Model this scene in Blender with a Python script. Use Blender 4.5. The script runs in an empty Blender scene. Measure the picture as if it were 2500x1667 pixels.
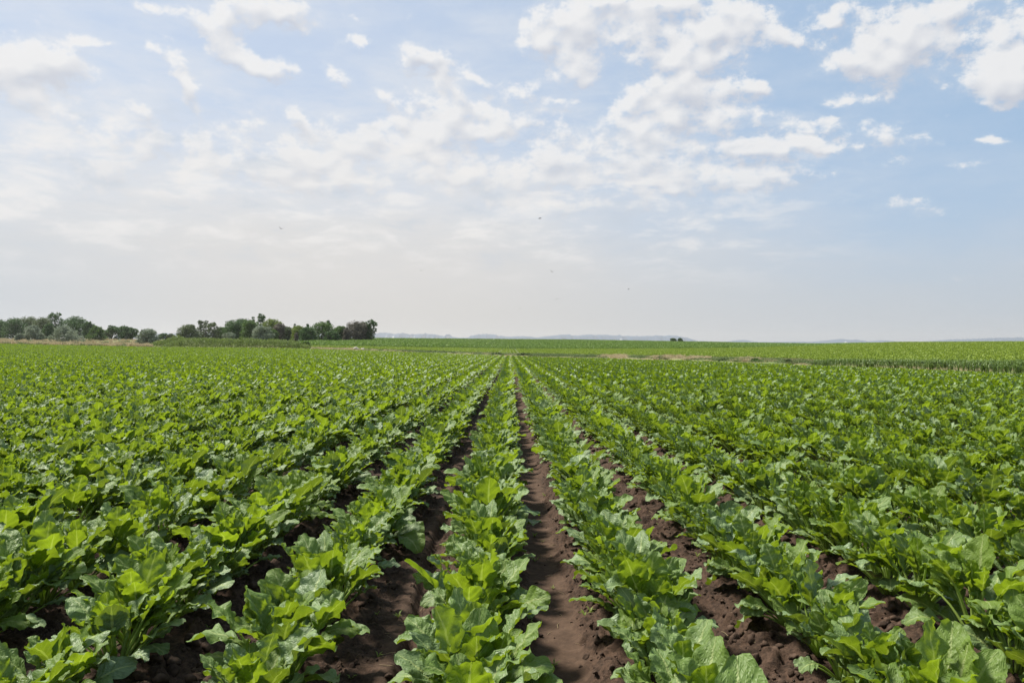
import bpy, math, random
import numpy as np
from mathutils import Vector, Matrix

R = math.radians
PI = math.pi
sc = bpy.context.scene
COL = sc.collection

# ------------------------------------------------------------------ camera
F_PX = 1850.0            # focal length in photo pixels (2500 wide)
VX, VY = 1243.0, 852.0   # where the crop rows converge
CAM_H = 1.10
cam_d = bpy.data.cameras.new("camera")
cam = bpy.data.objects.new("camera", cam_d)
COL.objects.link(cam)
cam_d.sensor_width = 36.0
cam_d.lens = F_PX / 2500.0 * 36.0
cam_d.clip_start = 0.05
cam_d.clip_end = 60000
cam.location = (0, 0, CAM_H)
cam.rotation_euler = (R(90) + math.atan((VY - 833.5) / F_PX), 0, -math.atan((1250 - VX) / F_PX))
sc.camera = cam

# ------------------------------------------------------------------ light
SUN_AZ = -58.0           # degrees from straight ahead, negative = left
SUN_EL = 56.0
sc.view_settings.view_transform = 'Standard'
sc.view_settings.look = 'None'
sc.view_settings.exposure = 0.90
sc.view_settings.gamma = 1.0
sc.view_settings.use_curve_mapping = False
SKY_STRENGTH = 0.1

sun_d = bpy.data.lights.new("sun", 'SUN')
sun_d.energy = 4.6
sun_d.angle = R(10)
sun_d.color = (1.0, 0.95, 0.86)
sun = bpy.data.objects.new("sun", sun_d)
COL.objects.link(sun)
sd = Vector((math.sin(R(SUN_AZ)) * math.cos(R(SUN_EL)), math.cos(R(SUN_AZ)) * math.cos(R(SUN_EL)), math.sin(R(SUN_EL))))
sun.rotation_euler = sd.to_track_quat('Z', 'Y').to_euler()
sun.location = sd * 50

sc.cycles.volume_step_rate = 10
sc.cycles.max_bounces = 8
sc.cycles.transmission_bounces = 4
sc.cycles.diffuse_bounces = 3
sc.cycles.glossy_bounces = 2
sc.cycles.transparent_max_bounces = 4
sc.cycles.caustics_reflective = False
sc.cycles.caustics_refractive = False


# ------------------------------------------------------------------ node helper
class NT:
    def __init__(self, tree):
        self.t = tree
        self.n = tree.nodes
        self.l = tree.links

    def new(self, typ, **kw):
        n = self.n.new(typ)
        for k, v in kw.items():
            setattr(n, k, v)
        return n

    def put(self, sock, v):
        if isinstance(v, bpy.types.NodeSocket):
            self.l.new(v, sock)
        elif v is not None:
            if hasattr(sock, 'default_value'):
                dv = sock.default_value
                if hasattr(dv, '__len__') and not isinstance(v, (tuple, list)):
                    sock.default_value = (v,) * len(dv)
                elif hasattr(dv, '__len__') and len(dv) == 4 and len(v) == 3:
                    sock.default_value = (*v, 1.0)
                else:
                    sock.default_value = v

    def math(self, op, a, b=None, c=None, clamp=False):
        n = self.new('ShaderNodeMath', operation=op, use_clamp=clamp)
        self.put(n.inputs[0], a)
        if b is not None: self.put(n.inputs[1], b)
        if c is not None: self.put(n.inputs[2], c)
        return n.outputs[0]

    def vmath(self, op, a, b=None, s=None):
        n = self.new('ShaderNodeVectorMath', operation=op)
        self.put(n.inputs[0], a)
        if b is not None: self.put(n.inputs[1], b)
        if s is not None: self.put(n.inputs['Scale'], s)
        return n.outputs[0]

    def noise(self, vec, scale, detail=4, rough=0.55, dim='3D', dist=0.0):
        n = self.new('ShaderNodeTexNoise', noise_dimensions=dim)
        if vec is not None: self.put(n.inputs['Vector'], vec)
        n.inputs['Scale'].default_value = scale
        n.inputs['Detail'].default_value = detail
        n.inputs['Roughness'].default_value = rough
        n.inputs['Distortion'].default_value = dist
        return n.outputs[0]

    def mix(self, fac, a, b):
        n = self.new('ShaderNodeMix', data_type='RGBA')
        self.put(n.inputs[0], fac)
        self.put(n.inputs[6], a)
        self.put(n.inputs[7], b)
        return n.outputs[2]

    def smooth(self, v, lo, hi, a=0.0, b=1.0):
        n = self.new('ShaderNodeMapRange', interpolation_type='SMOOTHSTEP')
        self.put(n.inputs[0], v)
        self.put(n.inputs[1], lo); self.put(n.inputs[2], hi)
        self.put(n.inputs[3], a); self.put(n.inputs[4], b)
        return n.outputs[0]

    def lin(self, v, lo, hi, a=0.0, b=1.0):
        n = self.new('ShaderNodeMapRange')
        self.put(n.inputs[0], v)
        self.put(n.inputs[1], lo); self.put(n.inputs[2], hi)
        self.put(n.inputs[3], a); self.put(n.inputs[4], b)
        return n.outputs[0]

    def ramp(self, v, stops):
        n = self.new('ShaderNodeValToRGB')
        self.put(n.inputs[0], v)
        e = n.color_ramp.elements
        while len(e) < len(stops): e.new(0.5)
        for el, (p, c) in zip(e, stops):
            el.position = p
            el.color = (*c, 1.0)
        return n.outputs[0]


def mat(name):
    m = bpy.data.materials.new(name)
    m.use_nodes = True
    m.node_tree.nodes.clear()
    return m, NT(m.node_tree)


# ------------------------------------------------------------------ world sky
def s2l(*c):
    return tuple(((x / 255) / 12.92 if x <= 10 else ((x / 255 + 0.055) / 1.055) ** 2.4) for x in c)


# placed cloud masses, in photo pixels: x, y, rx, ry, turn, weight
CLOUDS = [
    (70, 165, 160, 76, -8, 1.4), (130, 265, 190, 42, 18, .85), (10, 120, 60, 30, 0, .6),
    (345, 275, 60, 26, 8, .75), (455, 215, 40, 120, -28, .8), (420, 150, 40, 60, -50, .6), (370, 120, 30, 20, 0, .7),
    (540, 95, 100, 56, 25, 1.3), (620, 145, 120, 40, 24, 1.2), (560, 120, 80, 60, 20, .8),
    (690, 22, 130, 62, 8, 1.1), (615, 45, 80, 36, 5, 1.0), (875, 45, 45, 20, 5, 1.0), (878, 108, 44, 24, 4, 1.0),
    (355, 12, 80, 36, 10, 1.0), (200, 95, 36, 15, 12, .8), (265, 112, 42, 15, 6, .8),
    (820, 195, 52, 30, 18, 1.0), (925, 220, 40, 24, 40, .6), (735, 280, 70, 32, 15, .8),
    (1000, 175, 50, 75, -14, 1.2), (1080, 185, 66, 90, -24, 1.4), (1050, 150, 70, 40, 0, 1.0), (1050, 265, 110, 44, 8, 1.2), (1170, 195, 50, 22, 20, .7),
    (1270, 215, 66, 34, 10, .9), (1360, 245, 80, 16, -4, .8),
    (1390, 90, 120, 100, 0, 1.25), (1480, 120, 130, 90, -10, 1.2), (1380, 175, 90, 46, -20, 1.0), (1270, 60, 60, 60, 0, .5),
    (1640, 30, 200, 75, 0, 1.2), (1720, 90, 160, 85, 5, 1.3), (1840, 40, 130, 60, 0, 1.0), (1620, 130, 90, 30, 0, .8),
    (1450, 15, 130, 26, 0, .9), (1940, 95, 66, 30, 20, .9),
    (1680, 230, 140, 70, 8, 1.3), (1790, 225, 110, 64, 20, 1.2), (1560, 250, 110, 66, -20, .95), (1860, 230, 50, 32, 0, 1.0),
    (2060, 240, 110, 26, 4, .75), (1990, 300, 200, 26, 8, .9), (1960, 352, 190, 24, 4, .8),
    (2160, 95, 160, 105, -8, 1.25), (2300, 40, 100, 50, -10, 1.2), (2400, 130, 190, 80, 18, 1.2), (2470, 190, 110, 60, 10, 1.1),
    (2500, 20, 110, 46, -10, 1.1), (2040, 20, 80, 30, -20, .9), (2080, 150, 90, 40, 0, 1.0),
    (2230, 330, 90, 30, 8, .85), (2450, 248, 70, 20, 10, .7), (2320, 262, 26, 10, 0, .6), (2450, 345, 46, 14, 10, .5),
    (2200, 500, 70, 24, 6, .6), (2310, 520, 80, 26, 0, .6), (2350, 395, 70, 14, 14, .5),
    (1500, 330, 420, 80, 4, .8), (1750, 380, 280, 66, 4, .8), (1150, 310, 190, 66, -4, .9), (1250, 390, 500, 60, 0, .45), (500, 400, 500, 50, 0, .3),
    (900, 340, 260, 60, -6, 1.15), (1040, 340, 90, 50, 0, .9), (1500, 440, 440, 50, 2, .6), (640, 370, 280, 54, 4, .9),
    (1680, 440, 180, 40, 0, .7), (1150, 430, 400, 50, 0, 1.1), (1850, 440, 240, 36, 0, .8), (700, 430, 340, 40, 3, .8), (1350, 500, 420, 34, 0, .7), (250, 400, 300, 44, 5, .7), (600, 300, 130, 28, 4, .5),
    (200, 320, 260, 46, 6, .6), (350, 470, 300, 40, 3, .45), (800, 480, 300, 40, 0, .45),
    (1300, 540, 200, 24, 0, .3), (1700, 600, 160, 22, 0, .3),
]

world = bpy.data.worlds.new("World")
sc.world = world
world.use_nodes = True
wt = NT(world.node_tree)
wt.n.clear()
tc = wt.new('ShaderNodeTexCoord')
sky = wt.new('ShaderNodeTexSky')
sky.sky_type = 'NISHITA'
sky.sun_disc = False
sky.sun_elevation = R(SUN_EL)
sky.sun_rotation = R(SUN_AZ)
sky.air_density = 1.0
sky.dust_density = 1.2
sky.ozone_density = 1.0
sep = wt.new('ShaderNodeSeparateXYZ')
wt.l.new(tc.outputs['Generated'], sep.inputs[0])
az = wt.math('MULTIPLY', wt.math('ARCTAN2', sep.outputs[0], sep.outputs[1]), F_PX / 1000)
el = wt.math('MULTIPLY', wt.math('ARCSINE', sep.outputs[2]), F_PX / 1000)
ae = wt.new('ShaderNodeCombineXYZ')
wt.l.new(az, ae.inputs[0]); wt.l.new(el, ae.inputs[1])
AE = ae.outputs[0]
# noise space: flatter structure towards the horizon
elq = wt.math('MULTIPLY', wt.math('POWER', wt.math('MAXIMUM', el, 0.0), 0.75), 1.55)
q_ = wt.new('ShaderNodeCombineXYZ')
wt.l.new(az, q_.inputs[0]); wt.l.new(elq, q_.inputs[1])
Q = q_.outputs[0]
warp = wt.new('ShaderNodeTexNoise')
wt.l.new(Q, warp.inputs['Vector'])
warp.inputs['Scale'].default_value = 9
warp.inputs['Detail'].default_value = 4
wv = wt.vmath('SCALE', wt.vmath('SUBTRACT', warp.outputs[1], (0.5, 0.5, 0.5)), s=0.075)
AEw = wt.vmath('ADD', AE, wv)
def blob_field(vec):
    acc = None
    for (cx, cy, rx, ry, turn, w) in CLOUDS:
        dx, dy = (cx - VX) / F_PX, (VY - cy) / F_PX
        a = math.atan(dx)
        e = math.atan(dy * math.cos(a))
        mp = wt.new('ShaderNodeMapping', vector_type='TEXTURE')
        wt.l.new(vec, mp.inputs[0])
        mp.inputs[1].default_value = (a * F_PX / 1000, e * F_PX / 1000, 0)
        mp.inputs[2].default_value = (0, 0, -R(turn))
        mp.inputs[3].default_value = (rx * 1.36 / 1000, ry * 1.36 / 1000, 1)
        g = wt.new('ShaderNodeTexGradient', gradient_type='QUADRATIC_SPHERE')
        wt.l.new(mp.outputs[0], g.inputs[0])
        acc = wt.math('MULTIPLY', g.outputs['Fac'], w) if acc is None else wt.math('MULTIPLY_ADD', g.outputs['Fac'], w, acc)
    return wt.math('SUBTRACT', 1.0, wt.math('POWER', 2.718, wt.math('MULTIPLY', acc, -1.9)))


def cloud_density(pos, q, detail):
    b = blob_field(pos)
    nn = wt.noise(q, 6.5, detail, 0.66)
    v = wt.new('ShaderNodeTexVoronoi', feature='SMOOTH_F1')
    wt.l.new(wt.vmath('ADD', q, wt.vmath('SCALE', wv, s=1.5)), v.inputs['Vector'])
    v.inputs['Scale'].default_value = 13
    v.inputs['Smoothness'].default_value = 0.4
    pf = wt.math('SUBTRACT', 0.40, v.outputs['Distance'])
    t = wt.math('ADD', wt.math('MULTIPLY', wt.math('SUBTRACT', nn, 0.5), 2.3), wt.math('MULTIPLY', pf, 0.40))
    if detail > 4:
        t = wt.math('ADD', t, wt.math('MULTIPLY', wt.math('SUBTRACT', wt.noise(q, 26.0, 6, 0.62), 0.5), 0.75))
    return wt.math('ADD', wt.math('MULTIPLY', b, 1.05), t)


UPV = (-0.012, 0.026, 0.0)
dens_in = cloud_density(AEw, Q, 11)
dens_lo = cloud_density(AEw, Q, 2)
dens_up = cloud_density(wt.vmath('ADD', AEw, UPV), wt.vmath('ADD', Q, (-0.012, 0.036, 0)), 2)
soft = wt.smooth(dens_in, 0.18, 1.0)
hard = wt.smooth(dens_in, 0.40, 0.78)
dens = wt.math('ADD', wt.math('MULTIPLY', soft, 0.5), wt.math('MULTIPLY', hard, 0.5))
veil = wt.noise(wt.vmath('MULTIPLY', Q, (1.0, 2.4, 1.0)), 2.6, 8, 0.64)
wisp = wt.smooth(veil, 0.34, 0.76, 0.0, 0.7)
K = 0.535 / SKY_STRENGTH   # emission scale: display = K*SKY_STRENGTH*2^exposure*colour
thick = wt.smooth(dens_in, 0.5, 1.1)
rim = wt.math('SUBTRACT', dens_lo, dens_up)
lit = wt.math('MULTIPLY_ADD', rim, 2.0, wt.math('MULTIPLY_ADD', wt.math('SUBTRACT', dens_in, dens_lo), 0.5, 0.60), clamp=True)
c_white = tuple(x * K for x in s2l(245, 244, 243))
c_grey = tuple(x * K for x in s2l(203, 207, 217))
ccol = wt.mix(wt.math('MULTIPLY', lit, wt.math('MULTIPLY_ADD', thick, -0.15, 1.0)), c_grey, c_white)
# clear air: physical sky, washed paler on the sun's side
side = wt.smooth(az, -0.45, 1.15)
pale = tuple(x * K for x in s2l(193, 207, 227))
blue = tuple(x * K for x in s2l(160, 189, 219))
skyc = wt.mix(0.15, wt.mix(side, pale, blue), sky.outputs[0])
skyc = wt.mix(wt.math('MULTIPLY', wisp, wt.lin(side, 0, 1, 1.0, 0.25)), skyc, tuple(x * K for x in s2l(226, 230, 236)))
base = wt.mix(wt.math('MULTIPLY', dens, 0.94), skyc, ccol)
# hazy lower air, higher and whiter towards the sun
h0 = wt.lin(side, 0.1, 0.95, 0.20, 0.02)
h1 = wt.lin(side, 0.1, 0.95, 0.64, 0.46)
ev = wt.math('MULTIPLY_ADD', wt.math('SUBTRACT', veil, 0.5), -0.22, el)
hz = wt.math('SUBTRACT', 1.0, wt.smooth(ev, h0, h1))
cen = wt.math('POWER', 2.718, wt.math('MULTIPLY', wt.math('POWER', wt.math('ABSOLUTE', wt.math('DIVIDE', wt.math('ADD', wt.math('MULTIPLY_ADD', el, 0.5, az), 0.25), 0.80)), 2.4), -1.0))
warm = wt.mix(wt.smooth(el, 0.12, 0.50), wt.mix(wt.smooth(el, 0.0, 0.2), s2l(208, 205, 200), s2l(219, 216, 213)), s2l(229, 229, 230))
cool = wt.mix(wt.smooth(el, 0.05, 0.4), wt.mix(wt.smooth(az, -0.4, 0.6), s2l(180, 194, 209), s2l(192, 201, 210)), wt.mix(wt.smooth(az, -0.4, 0.6), s2l(222, 225, 230), s2l(196, 208, 224)))
hcol = wt.vmath('SCALE', wt.mix(cen, cool, warm), s=K)
base = wt.mix(wt.math('MULTIPLY', hz, 0.93), base, hcol)
# faint layered cloud inside the haze
n3 = wt.noise(wt.vmath('MULTIPLY', Q, (1.0, 1.9, 1.0)), 6.0, 9, 0.62, dist=0.25)
belt = wt.math('MULTIPLY', wt.smooth(el, 0.10, 0.30), wt.smooth(el, 0.62, 0.42))
belt = wt.math('MULTIPLY', belt, wt.smooth(az, 1.0, 0.35))
base = wt.mix(wt.math('MULTIPLY', wt.smooth(n3, 0.47, 0.66), wt.math('MULTIPLY', belt, 0.70)), base, tuple(x * K for x in s2l(242, 240, 238)))
base = wt.mix(wt.math('MULTIPLY', wt.smooth(n3, 0.46, 0.30), wt.math('MULTIPLY', belt, 0.50)), base, tuple(x * K for x in s2l(196, 206, 219)))
bg = wt.new('ShaderNodeBackground')
wt.l.new(base, bg.inputs['Color'])
bg.inputs['Strength'].default_value = SKY_STRENGTH
wo = wt.new('ShaderNodeOutputWorld')
wt.l.new(bg.outputs[0], wo.inputs['Surface'])
world.cycles.sampling_method = 'MANUAL'
world.cycles.sample_map_resolution = 512


# ------------------------------------------------------------------ mesh helpers
def build(name, verts, quads=None, tris=None, uv=None, vattr=None, mats=(), mat_idx=None, smooth=True, link=True, parent=None, loc=None):
    me = bpy.data.meshes.new(name)
    verts = np.asarray(verts, np.float32)
    me.vertices.add(len(verts))
    me.vertices.foreach_set('co', verts.ravel())
    parts, sizes = [], []
    if quads is not None and len(quads):
        quads = np.asarray(quads, np.int32)
        parts.append(quads.ravel()); sizes.append(np.full(len(quads), 4, np.int32))
    if tris is not None and len(tris):
        tris = np.asarray(tris, np.int32)
        parts.append(tris.ravel()); sizes.append(np.full(len(tris), 3, np.int32))
    idx = np.concatenate(parts)
    sz = np.concatenate(sizes)
    me.loops.add(len(idx))
    me.loops.foreach_set('vertex_index', idx)
    me.polygons.add(len(sz))
    me.polygons.foreach_set('loop_start', np.concatenate([[0], np.cumsum(sz)[:-1]]).astype(np.int32))
    if mat_idx is not None:
        me.polygons.foreach_set('material_index', np.asarray(mat_idx, np.int32))
    me.polygons.foreach_set('use_smooth', np.full(len(sz), smooth, bool))
    if uv is not None:
        l = me.uv_layers.new(name='UVMap')
        l.data.foreach_set('uv', np.asarray(uv, np.float32)[idx].ravel())
    for k, v in (vattr or {}).items():
        at = me.attributes.new(k, 'FLOAT', 'POINT')
        at.data.foreach_set('value', np.asarray(v, np.float32))
    for m in mats:
        me.materials.append(m)
    me.update()
    me.validate()
    o = bpy.data.objects.new(name, me)
    if link:
        COL.objects.link(o)
    if parent is not None:
        o.parent = parent
    if loc is not None:
        o.location = loc
    return o


class Acc:
    """collects pieces of one mesh"""
    def __init__(self):
        self.v, self.q, self.t, self.uv, self.a, self.mq, self.mt = [], [], [], [], [], [], []
        self.n = 0

    def add(self, v, q=None, t=None, uv=None, tone=0.0, mi=0):
        v = np.asarray(v, float)
        self.v.append(v)
        if q is not None and len(q):
            self.q.append(np.asarray(q) + self.n); self.mq.append(np.full(len(q), mi))
        if t is not None and len(t):
            self.t.append(np.asarray(t) + self.n); self.mt.append(np.full(len(t), mi))
        self.uv.append(np.zeros((len(v), 2)) if uv is None else uv)
        self.a.append(np.full(len(v), tone) if np.isscalar(tone) else tone)
        self.n += len(v)

    def make(self, name, mats, **kw):
        q = np.concatenate(self.q) if self.q else None
        t = np.concatenate(self.t) if self.t else None
        mi = np.concatenate(self.mq + self.mt)
        return build(name, np.concatenate(self.v), q, t, np.concatenate(self.uv), {'tone': np.concatenate(self.a)}, mats, mi, **kw)


def grid_quads(nr, nc, wrap=False):
    i = np.arange(nr - 1)[:, None]
    j = np.arange(nc if wrap else nc - 1)[None, :]
    j2 = (j + 1) % nc
    return np.stack([i * nc + j + 0 * j2, i * nc + j2, (i + 1) * nc + j2, (i + 1) * nc + j], -1).reshape(-1, 4)


def tube(pts, rad, k=5):
    pts = np.asarray(pts, float)
    n = len(pts)
    tan = np.gradient(pts, axis=0)
    tan /= np.linalg.norm(tan, axis=1)[:, None] + 1e-9
    ref = np.array([0.31, 0.17, 0.05]) if abs(tan[0][2]) > 0.7 else np.array([0, 0, 1.0])
    b = np.cross(tan, ref); b /= np.linalg.norm(b, axis=1)[:, None] + 1e-9
    c = np.cross(b, tan)
    th = np.linspace(0, 2 * PI, k, endpoint=False)
    rad = np.asarray(rad, float)
    v = pts[:, None, :] + rad[:, None, None] * (np.cos(th)[None, :, None] * b[:, None, :] + np.sin(th)[None, :, None] * c[:, None, :])
    return v.reshape(-1, 3), grid_quads(n, k, True)


# numpy value noise
def vnoise(x, y, seed):
    xi = np.floor(x).astype(np.int64); yi = np.floor(y).astype(np.int64)
    fx = x - xi; fy = y - yi
    fx = fx * fx * (3 - 2 * fx); fy = fy * fy * (3 - 2 * fy)

    def h(a, b):
        n = (a * 374761393 + b * 668265263 + seed * 1442695041) & 0x7fffffff
        n = ((n ^ (n >> 13)) * 1274126177) & 0x7fffffff
        n = n ^ (n >> 16)
        return (n & 0xffff) / 65535.0
    return (h(xi, yi) * (1 - fx) + h(xi + 1, yi) * fx) * (1 - fy) + (h(xi, yi + 1) * (1 - fx) + h(xi + 1, yi + 1) * fx) * fy


def fbm(x, y, seed, octs=4, gain=0.5):
    s = 0; a = 1; tot = 0
    for o in range(octs):
        s = s + a * (vnoise(x, y, seed + o * 17) - 0.5)
        tot += a
        x = x * 2.03 + 11.7; y = y * 2.03 + 5.3
        a *= gain
    return s / tot


def tag(o, label=None, cat=None, group=None, kind=None):
    if label: o['label'] = label
    if cat: o['category'] = cat
    if group: o['group'] = group
    if kind: o['kind'] = kind
    return o


def empty(name, loc, label, cat, group=None, rz=0.0, s=1.0):
    o = bpy.data.objects.new(name, None)
    COL.objects.link(o)
    o.empty_display_size = 0.2
    o.location = loc
    o.rotation_euler = (0, 0, rz)
    o.scale = (s, s, s)
    return tag(o, label, cat, group)


# ------------------------------------------------------------------ terrain
CANOPY = 0.34
# photo column, (field end depth, row of canopy top there), (middle field end), (skyline)
TER = [
    (-900, 190, 838, 240, 834, 330, 829), (-300, 185, 838, 230, 834, 330, 829), (0, 170, 838, 215, 834, 320, 828),
    (370, 150, 846, 190, 843, 310, 829), (700, 130, 848.5, 160, 844, 330, 831), (900, 118, 855, 150, 848, 380, 829),
    (1240, 95, 868, 190, 853, 420, 831), (1400, 86, 872.5, 190, 853.5, 420, 832), (1650, 70, 879, 180, 853, 410, 836.5),
    (1800, 62, 884, 175, 851, 400, 839), (2000, 52, 891, 165, 846, 385, 841), (2100, 48, 895, 162, 841.5, 300, 839),
    (2200, 46, 898, 160, 838.5, 230, 837.5), (2500, 38, 912, 125, 842, 170, 836), (2900, 31, 930, 115, 843, 170, 835.5),
    (3600, 27, 944, 110, 843, 165, 835.5),
]
T = np.array(TER, float)


def zpix(y, d):
    return CAM_H + (VY - y) * d / F_PX


def colparams(px):
    px = np.clip(px, T[0, 0], T[-1, 0])
    g = lambda k: np.interp(px, T[:, 0], T[:, k])
    DE, DM, DK = g(1), g(3), g(5)
    return DE, zpix(g(2), DE) - CANOPY, DM, zpix(g(4), DM), DK, zpix(g(6), DK)


def terrain(x, y):
    x = np.asarray(x, float); y = np.asarray(y, float)
    yy = np.maximum(y, 0.5)
    px = VX + F_PX * x / yy
    DE, zE, DM, zM, DK, zK = colparams(px)
    t = np.clip(yy / DE, 0, 1)
    z1 = zE * t ** 2
    s = np.clip((yy - DE) / (DM - DE), 0, 1)
    bank = np.clip((yy - DE) / 1.6, 0, 1)
    zB = zE + (CANOPY - 0.03) * np.interp(px, [-2000, 800, 1100, 4000], [0.75, 0.85, 1.0, 1.0])
    z2 = zE + (zB - zE) * bank * bank * (3 - 2 * bank) + (zM - zB) * s
    s3 = np.clip((yy - DM) / (DK - DM), 0, 1)
    z3 = zM + (zK - zM) * (0.6 * s3 + 0.4 * (1 - (1 - s3) ** 2))
    s4 = np.clip((yy - DK) / (0.6 * DK), 0, 1)
    z4 = zK + (-4.0 - zK) * s4 * s4
    z = np.where(yy <= DE, z1, np.where(yy <= DM, z2, np.where(yy <= DK, z3, z4)))
    return np.where(y < 1.0, 0.0, z)


def at(px, d, dz=0.0):
    x = (px - VX) / F_PX * d
    return np.array([x, d, float(terrain(x, d)) + dz])


def dE(px): return float(colparams(np.array(px, float))[0])
def dM(px): return float(colparams(np.array(px, float))[2])
def dK(px): return float(colparams(np.array(px, float))[4])


S_ROW = 0.609
ROW0 = -0.117
TRACK_X = ROW0 + S_ROW / 2     # smooth wheel track
GROOVE_X = ROW0 - S_ROW / 2    # furrow with a water groove


def soil_z(x, y, fine=True):
    u = (x - ROW0) / S_ROW
    k = np.round(u)
    du = u - k                      # -0.5..0.5, 0 on the row
    z = 0.025 * np.cos(2 * PI * du) - 0.015
    fk = np.floor(u)                # furrow index: 0 = track, -1 = groove
    df = (u - (fk + 0.5)) * S_ROW   # metres from furrow middle
    wob = 0.02 * np.sin(y * 0.9) + 0.012 * np.sin(y * 2.3 + 1)
    track = np.where(fk == 0, 1.0, 0.0) * np.clip((0.105 - np.abs(df - wob * 0.4)) / 0.03, 0, 1)
    gro = np.where(fk == -1, 1.0, 0.0)
    z = np.where(fk == 0, z - 0.035 * np.clip((0.15 - np.abs(df)) / 0.06, 0, 1), z)
    w = df - wob - 0.01
    z = z + gro * (-0.045 * np.exp(-(np.clip(w, 0, 9) / 0.055) ** 2) * np.exp(-(np.clip(-w, 0, 9) / 0.018) ** 2)
                   + 0.018 * np.exp(-((w + 0.055) / 0.04) ** 2))
    sm = np.maximum(track, gro * np.exp(-((w + 0.05) / 0.05) ** 2) * 0.8)
    if fine:
        n1 = fbm(x * 9, y * 9, 3, 3)
        n2 = fbm(x * 34, y * 34, 9, 4, 0.6)
        cl = np.clip(fbm(x * 22 + 5, y * 22, 21, 2) * 3.2 - 0.25, 0, 1)
        z = z + (1 - 0.92 * sm) * (n1 * 0.05 + n2 * 0.045 + cl * 0.034) + sm * (n1 * 0.006 + n2 * 0.003)
    return z, sm


# ------------------------------------------------------------------ materials
def leaf_material(name, young, mid, old, silver=True, rough=0.50, trans=0.40, translucent=(0.24, 0.34, 0.012), veins=True, rnd=0.38):
    m, n = mat(name)
    tone = n.new('ShaderNodeAttribute', attribute_name='tone').outputs['Fac']
    oi = n.new('ShaderNodeObjectInfo').outputs['Random']
    tcn = n.new('ShaderNodeTexCoord')
    t = n.math('ADD', tone, n.math('MULTIPLY', n.math('SUBTRACT', oi, 0.5), rnd), clamp=True)
    geo = n.new('ShaderNodeNewGeometry')
    patch = n.noise(geo.outputs['Position'], 24, 3)
    t = n.math('ADD', t, n.math('MULTIPLY', n.math('SUBTRACT', patch, 0.5), 0.35), clamp=True)
    col = n.ramp(t, [(0.0, young), (0.5, mid), (1.0, old)])
    spot = n.math('MULTIPLY', n.smooth(n.noise(geo.outputs['Position'], 55, 3, 0.6), 0.66, 0.74), n.smooth(t, 0.45, 0.9, 0.0, 0.7))
    col = n.mix(spot, col, (0.22, 0.20, 0.07))
    trc = n.mix(n.math('MULTIPLY', t, 0.55), translucent, tuple(c * 0.5 for c in translucent))
    bump_h = None
    if veins:
        uvs = n.new('ShaderNodeSeparateXYZ')
        n.l.new(tcn.outputs['UV'], uvs.inputs[0])
        u, v = uvs.outputs[0], uvs.outputs[1]
        av = n.math('MULTIPLY', n.math('ABSOLUTE', n.math('SUBTRACT', v, 0.5)), 2.0)
        side_ = n.math('GREATER_THAN', v, 0.5)
        ph = n.math('SUBTRACT', n.math('MULTIPLY_ADD', u, 7.0, n.math('MULTIPLY', side_, 0.45)), n.math('MULTIPLY', n.math('POWER', av, 0.8), 2.3))
        fr = n.math('ABSOLUTE', n.math('SUBTRACT', n.math('FRACT', ph), 0.5))
        sidev = n.math('MULTIPLY', n.smooth(fr, 0.0, 0.085, 1.0, 0.0), n.smooth(av, 0.35, 0.9, 1.0, 0.15))
        net = n.new('ShaderNodeTexVoronoi', feature='DISTANCE_TO_EDGE')
        n.l.new(tcn.outputs['UV'], net.inputs['Vector'])
        net.inputs['Scale'].default_value = 14
        netv = n.smooth(net.outputs['Distance'], 0.0, 0.10, 0.35, 0.0)
        vein = n.math('MAXIMUM', n.math('MULTIPLY', sidev, 0.42), n.math('MULTIPLY', netv, 0.42))
        ribw = n.math('MULTIPLY_ADD', u, -0.10, 0.15)
        rib = n.math('MULTIPLY', n.smooth(n.math('DIVIDE', av, ribw), 0.55, 1.0, 1.0, 0.0), 0.85)
        vein = n.math('MAXIMUM', vein, rib)
        col = n.mix(vein, col, (0.42, 0.48, 0.18))
        trc = n.mix(vein, trc, (0.34, 0.44, 0.05))
        cell = n.smooth(net.outputs['Distance'], 0.0, 0.35)
        quilt = n.smooth(fr, 0.0, 0.5)
        bump_h = n.math('ADD', n.math('MULTIPLY', cell, 0.5), n.math('ADD', n.math('MULTIPLY', quilt, 0.35), n.math('MULTIPLY', n.noise(tcn.outputs['UV'], 9, 3), 0.8)))
    # undersides of the blades are paler and duller
    back = geo.outputs['Backfacing']
    col = n.mix(n.math('MULTIPLY', back, 0.45), col, (0.16, 0.23, 0.075))
    p = n.new('ShaderNodeBsdfPrincipled')
    n.put(p.inputs['Base Color'], col)
    n.put(p.inputs['Roughness'], n.lin(patch, 0.3, 0.7, rough - 0.06, rough + 0.1))
    p.inputs['IOR'].default_value = 1.5
    if silver:
        # waxy bloom on older leaves
        p.inputs['Sheen Weight'].default_value = 0.0
        n.put(p.inputs['Specular IOR Level'], n.lin(t, 0.0, 1.0, 0.25, 0.55))
    tb = n.new('ShaderNodeBsdfTranslucent')
    n.put(tb.inputs[0], trc)
    if bump_h is not None:
        b = n.new('ShaderNodeBump')
        b.inputs['Strength'].default_value = 0.45
        b.inputs['Distance'].default_value = 0.006
        n.put(b.inputs['Height'], bump_h)
        n.l.new(b.outputs[0], p.inputs['Normal'])
    ms = n.new('ShaderNodeMixShader')
    n.put(ms.inputs[0], n.lin(t, 0, 1, trans + 0.08, trans - 0.18))
    n.l.new(p.outputs[0], ms.inputs[1]); n.l.new(tb.outputs[0], ms.inputs[2])
    out = n.new('ShaderNodeOutputMaterial')
    n.l.new(ms.outputs[0], out.inputs[0])
    return m


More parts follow.
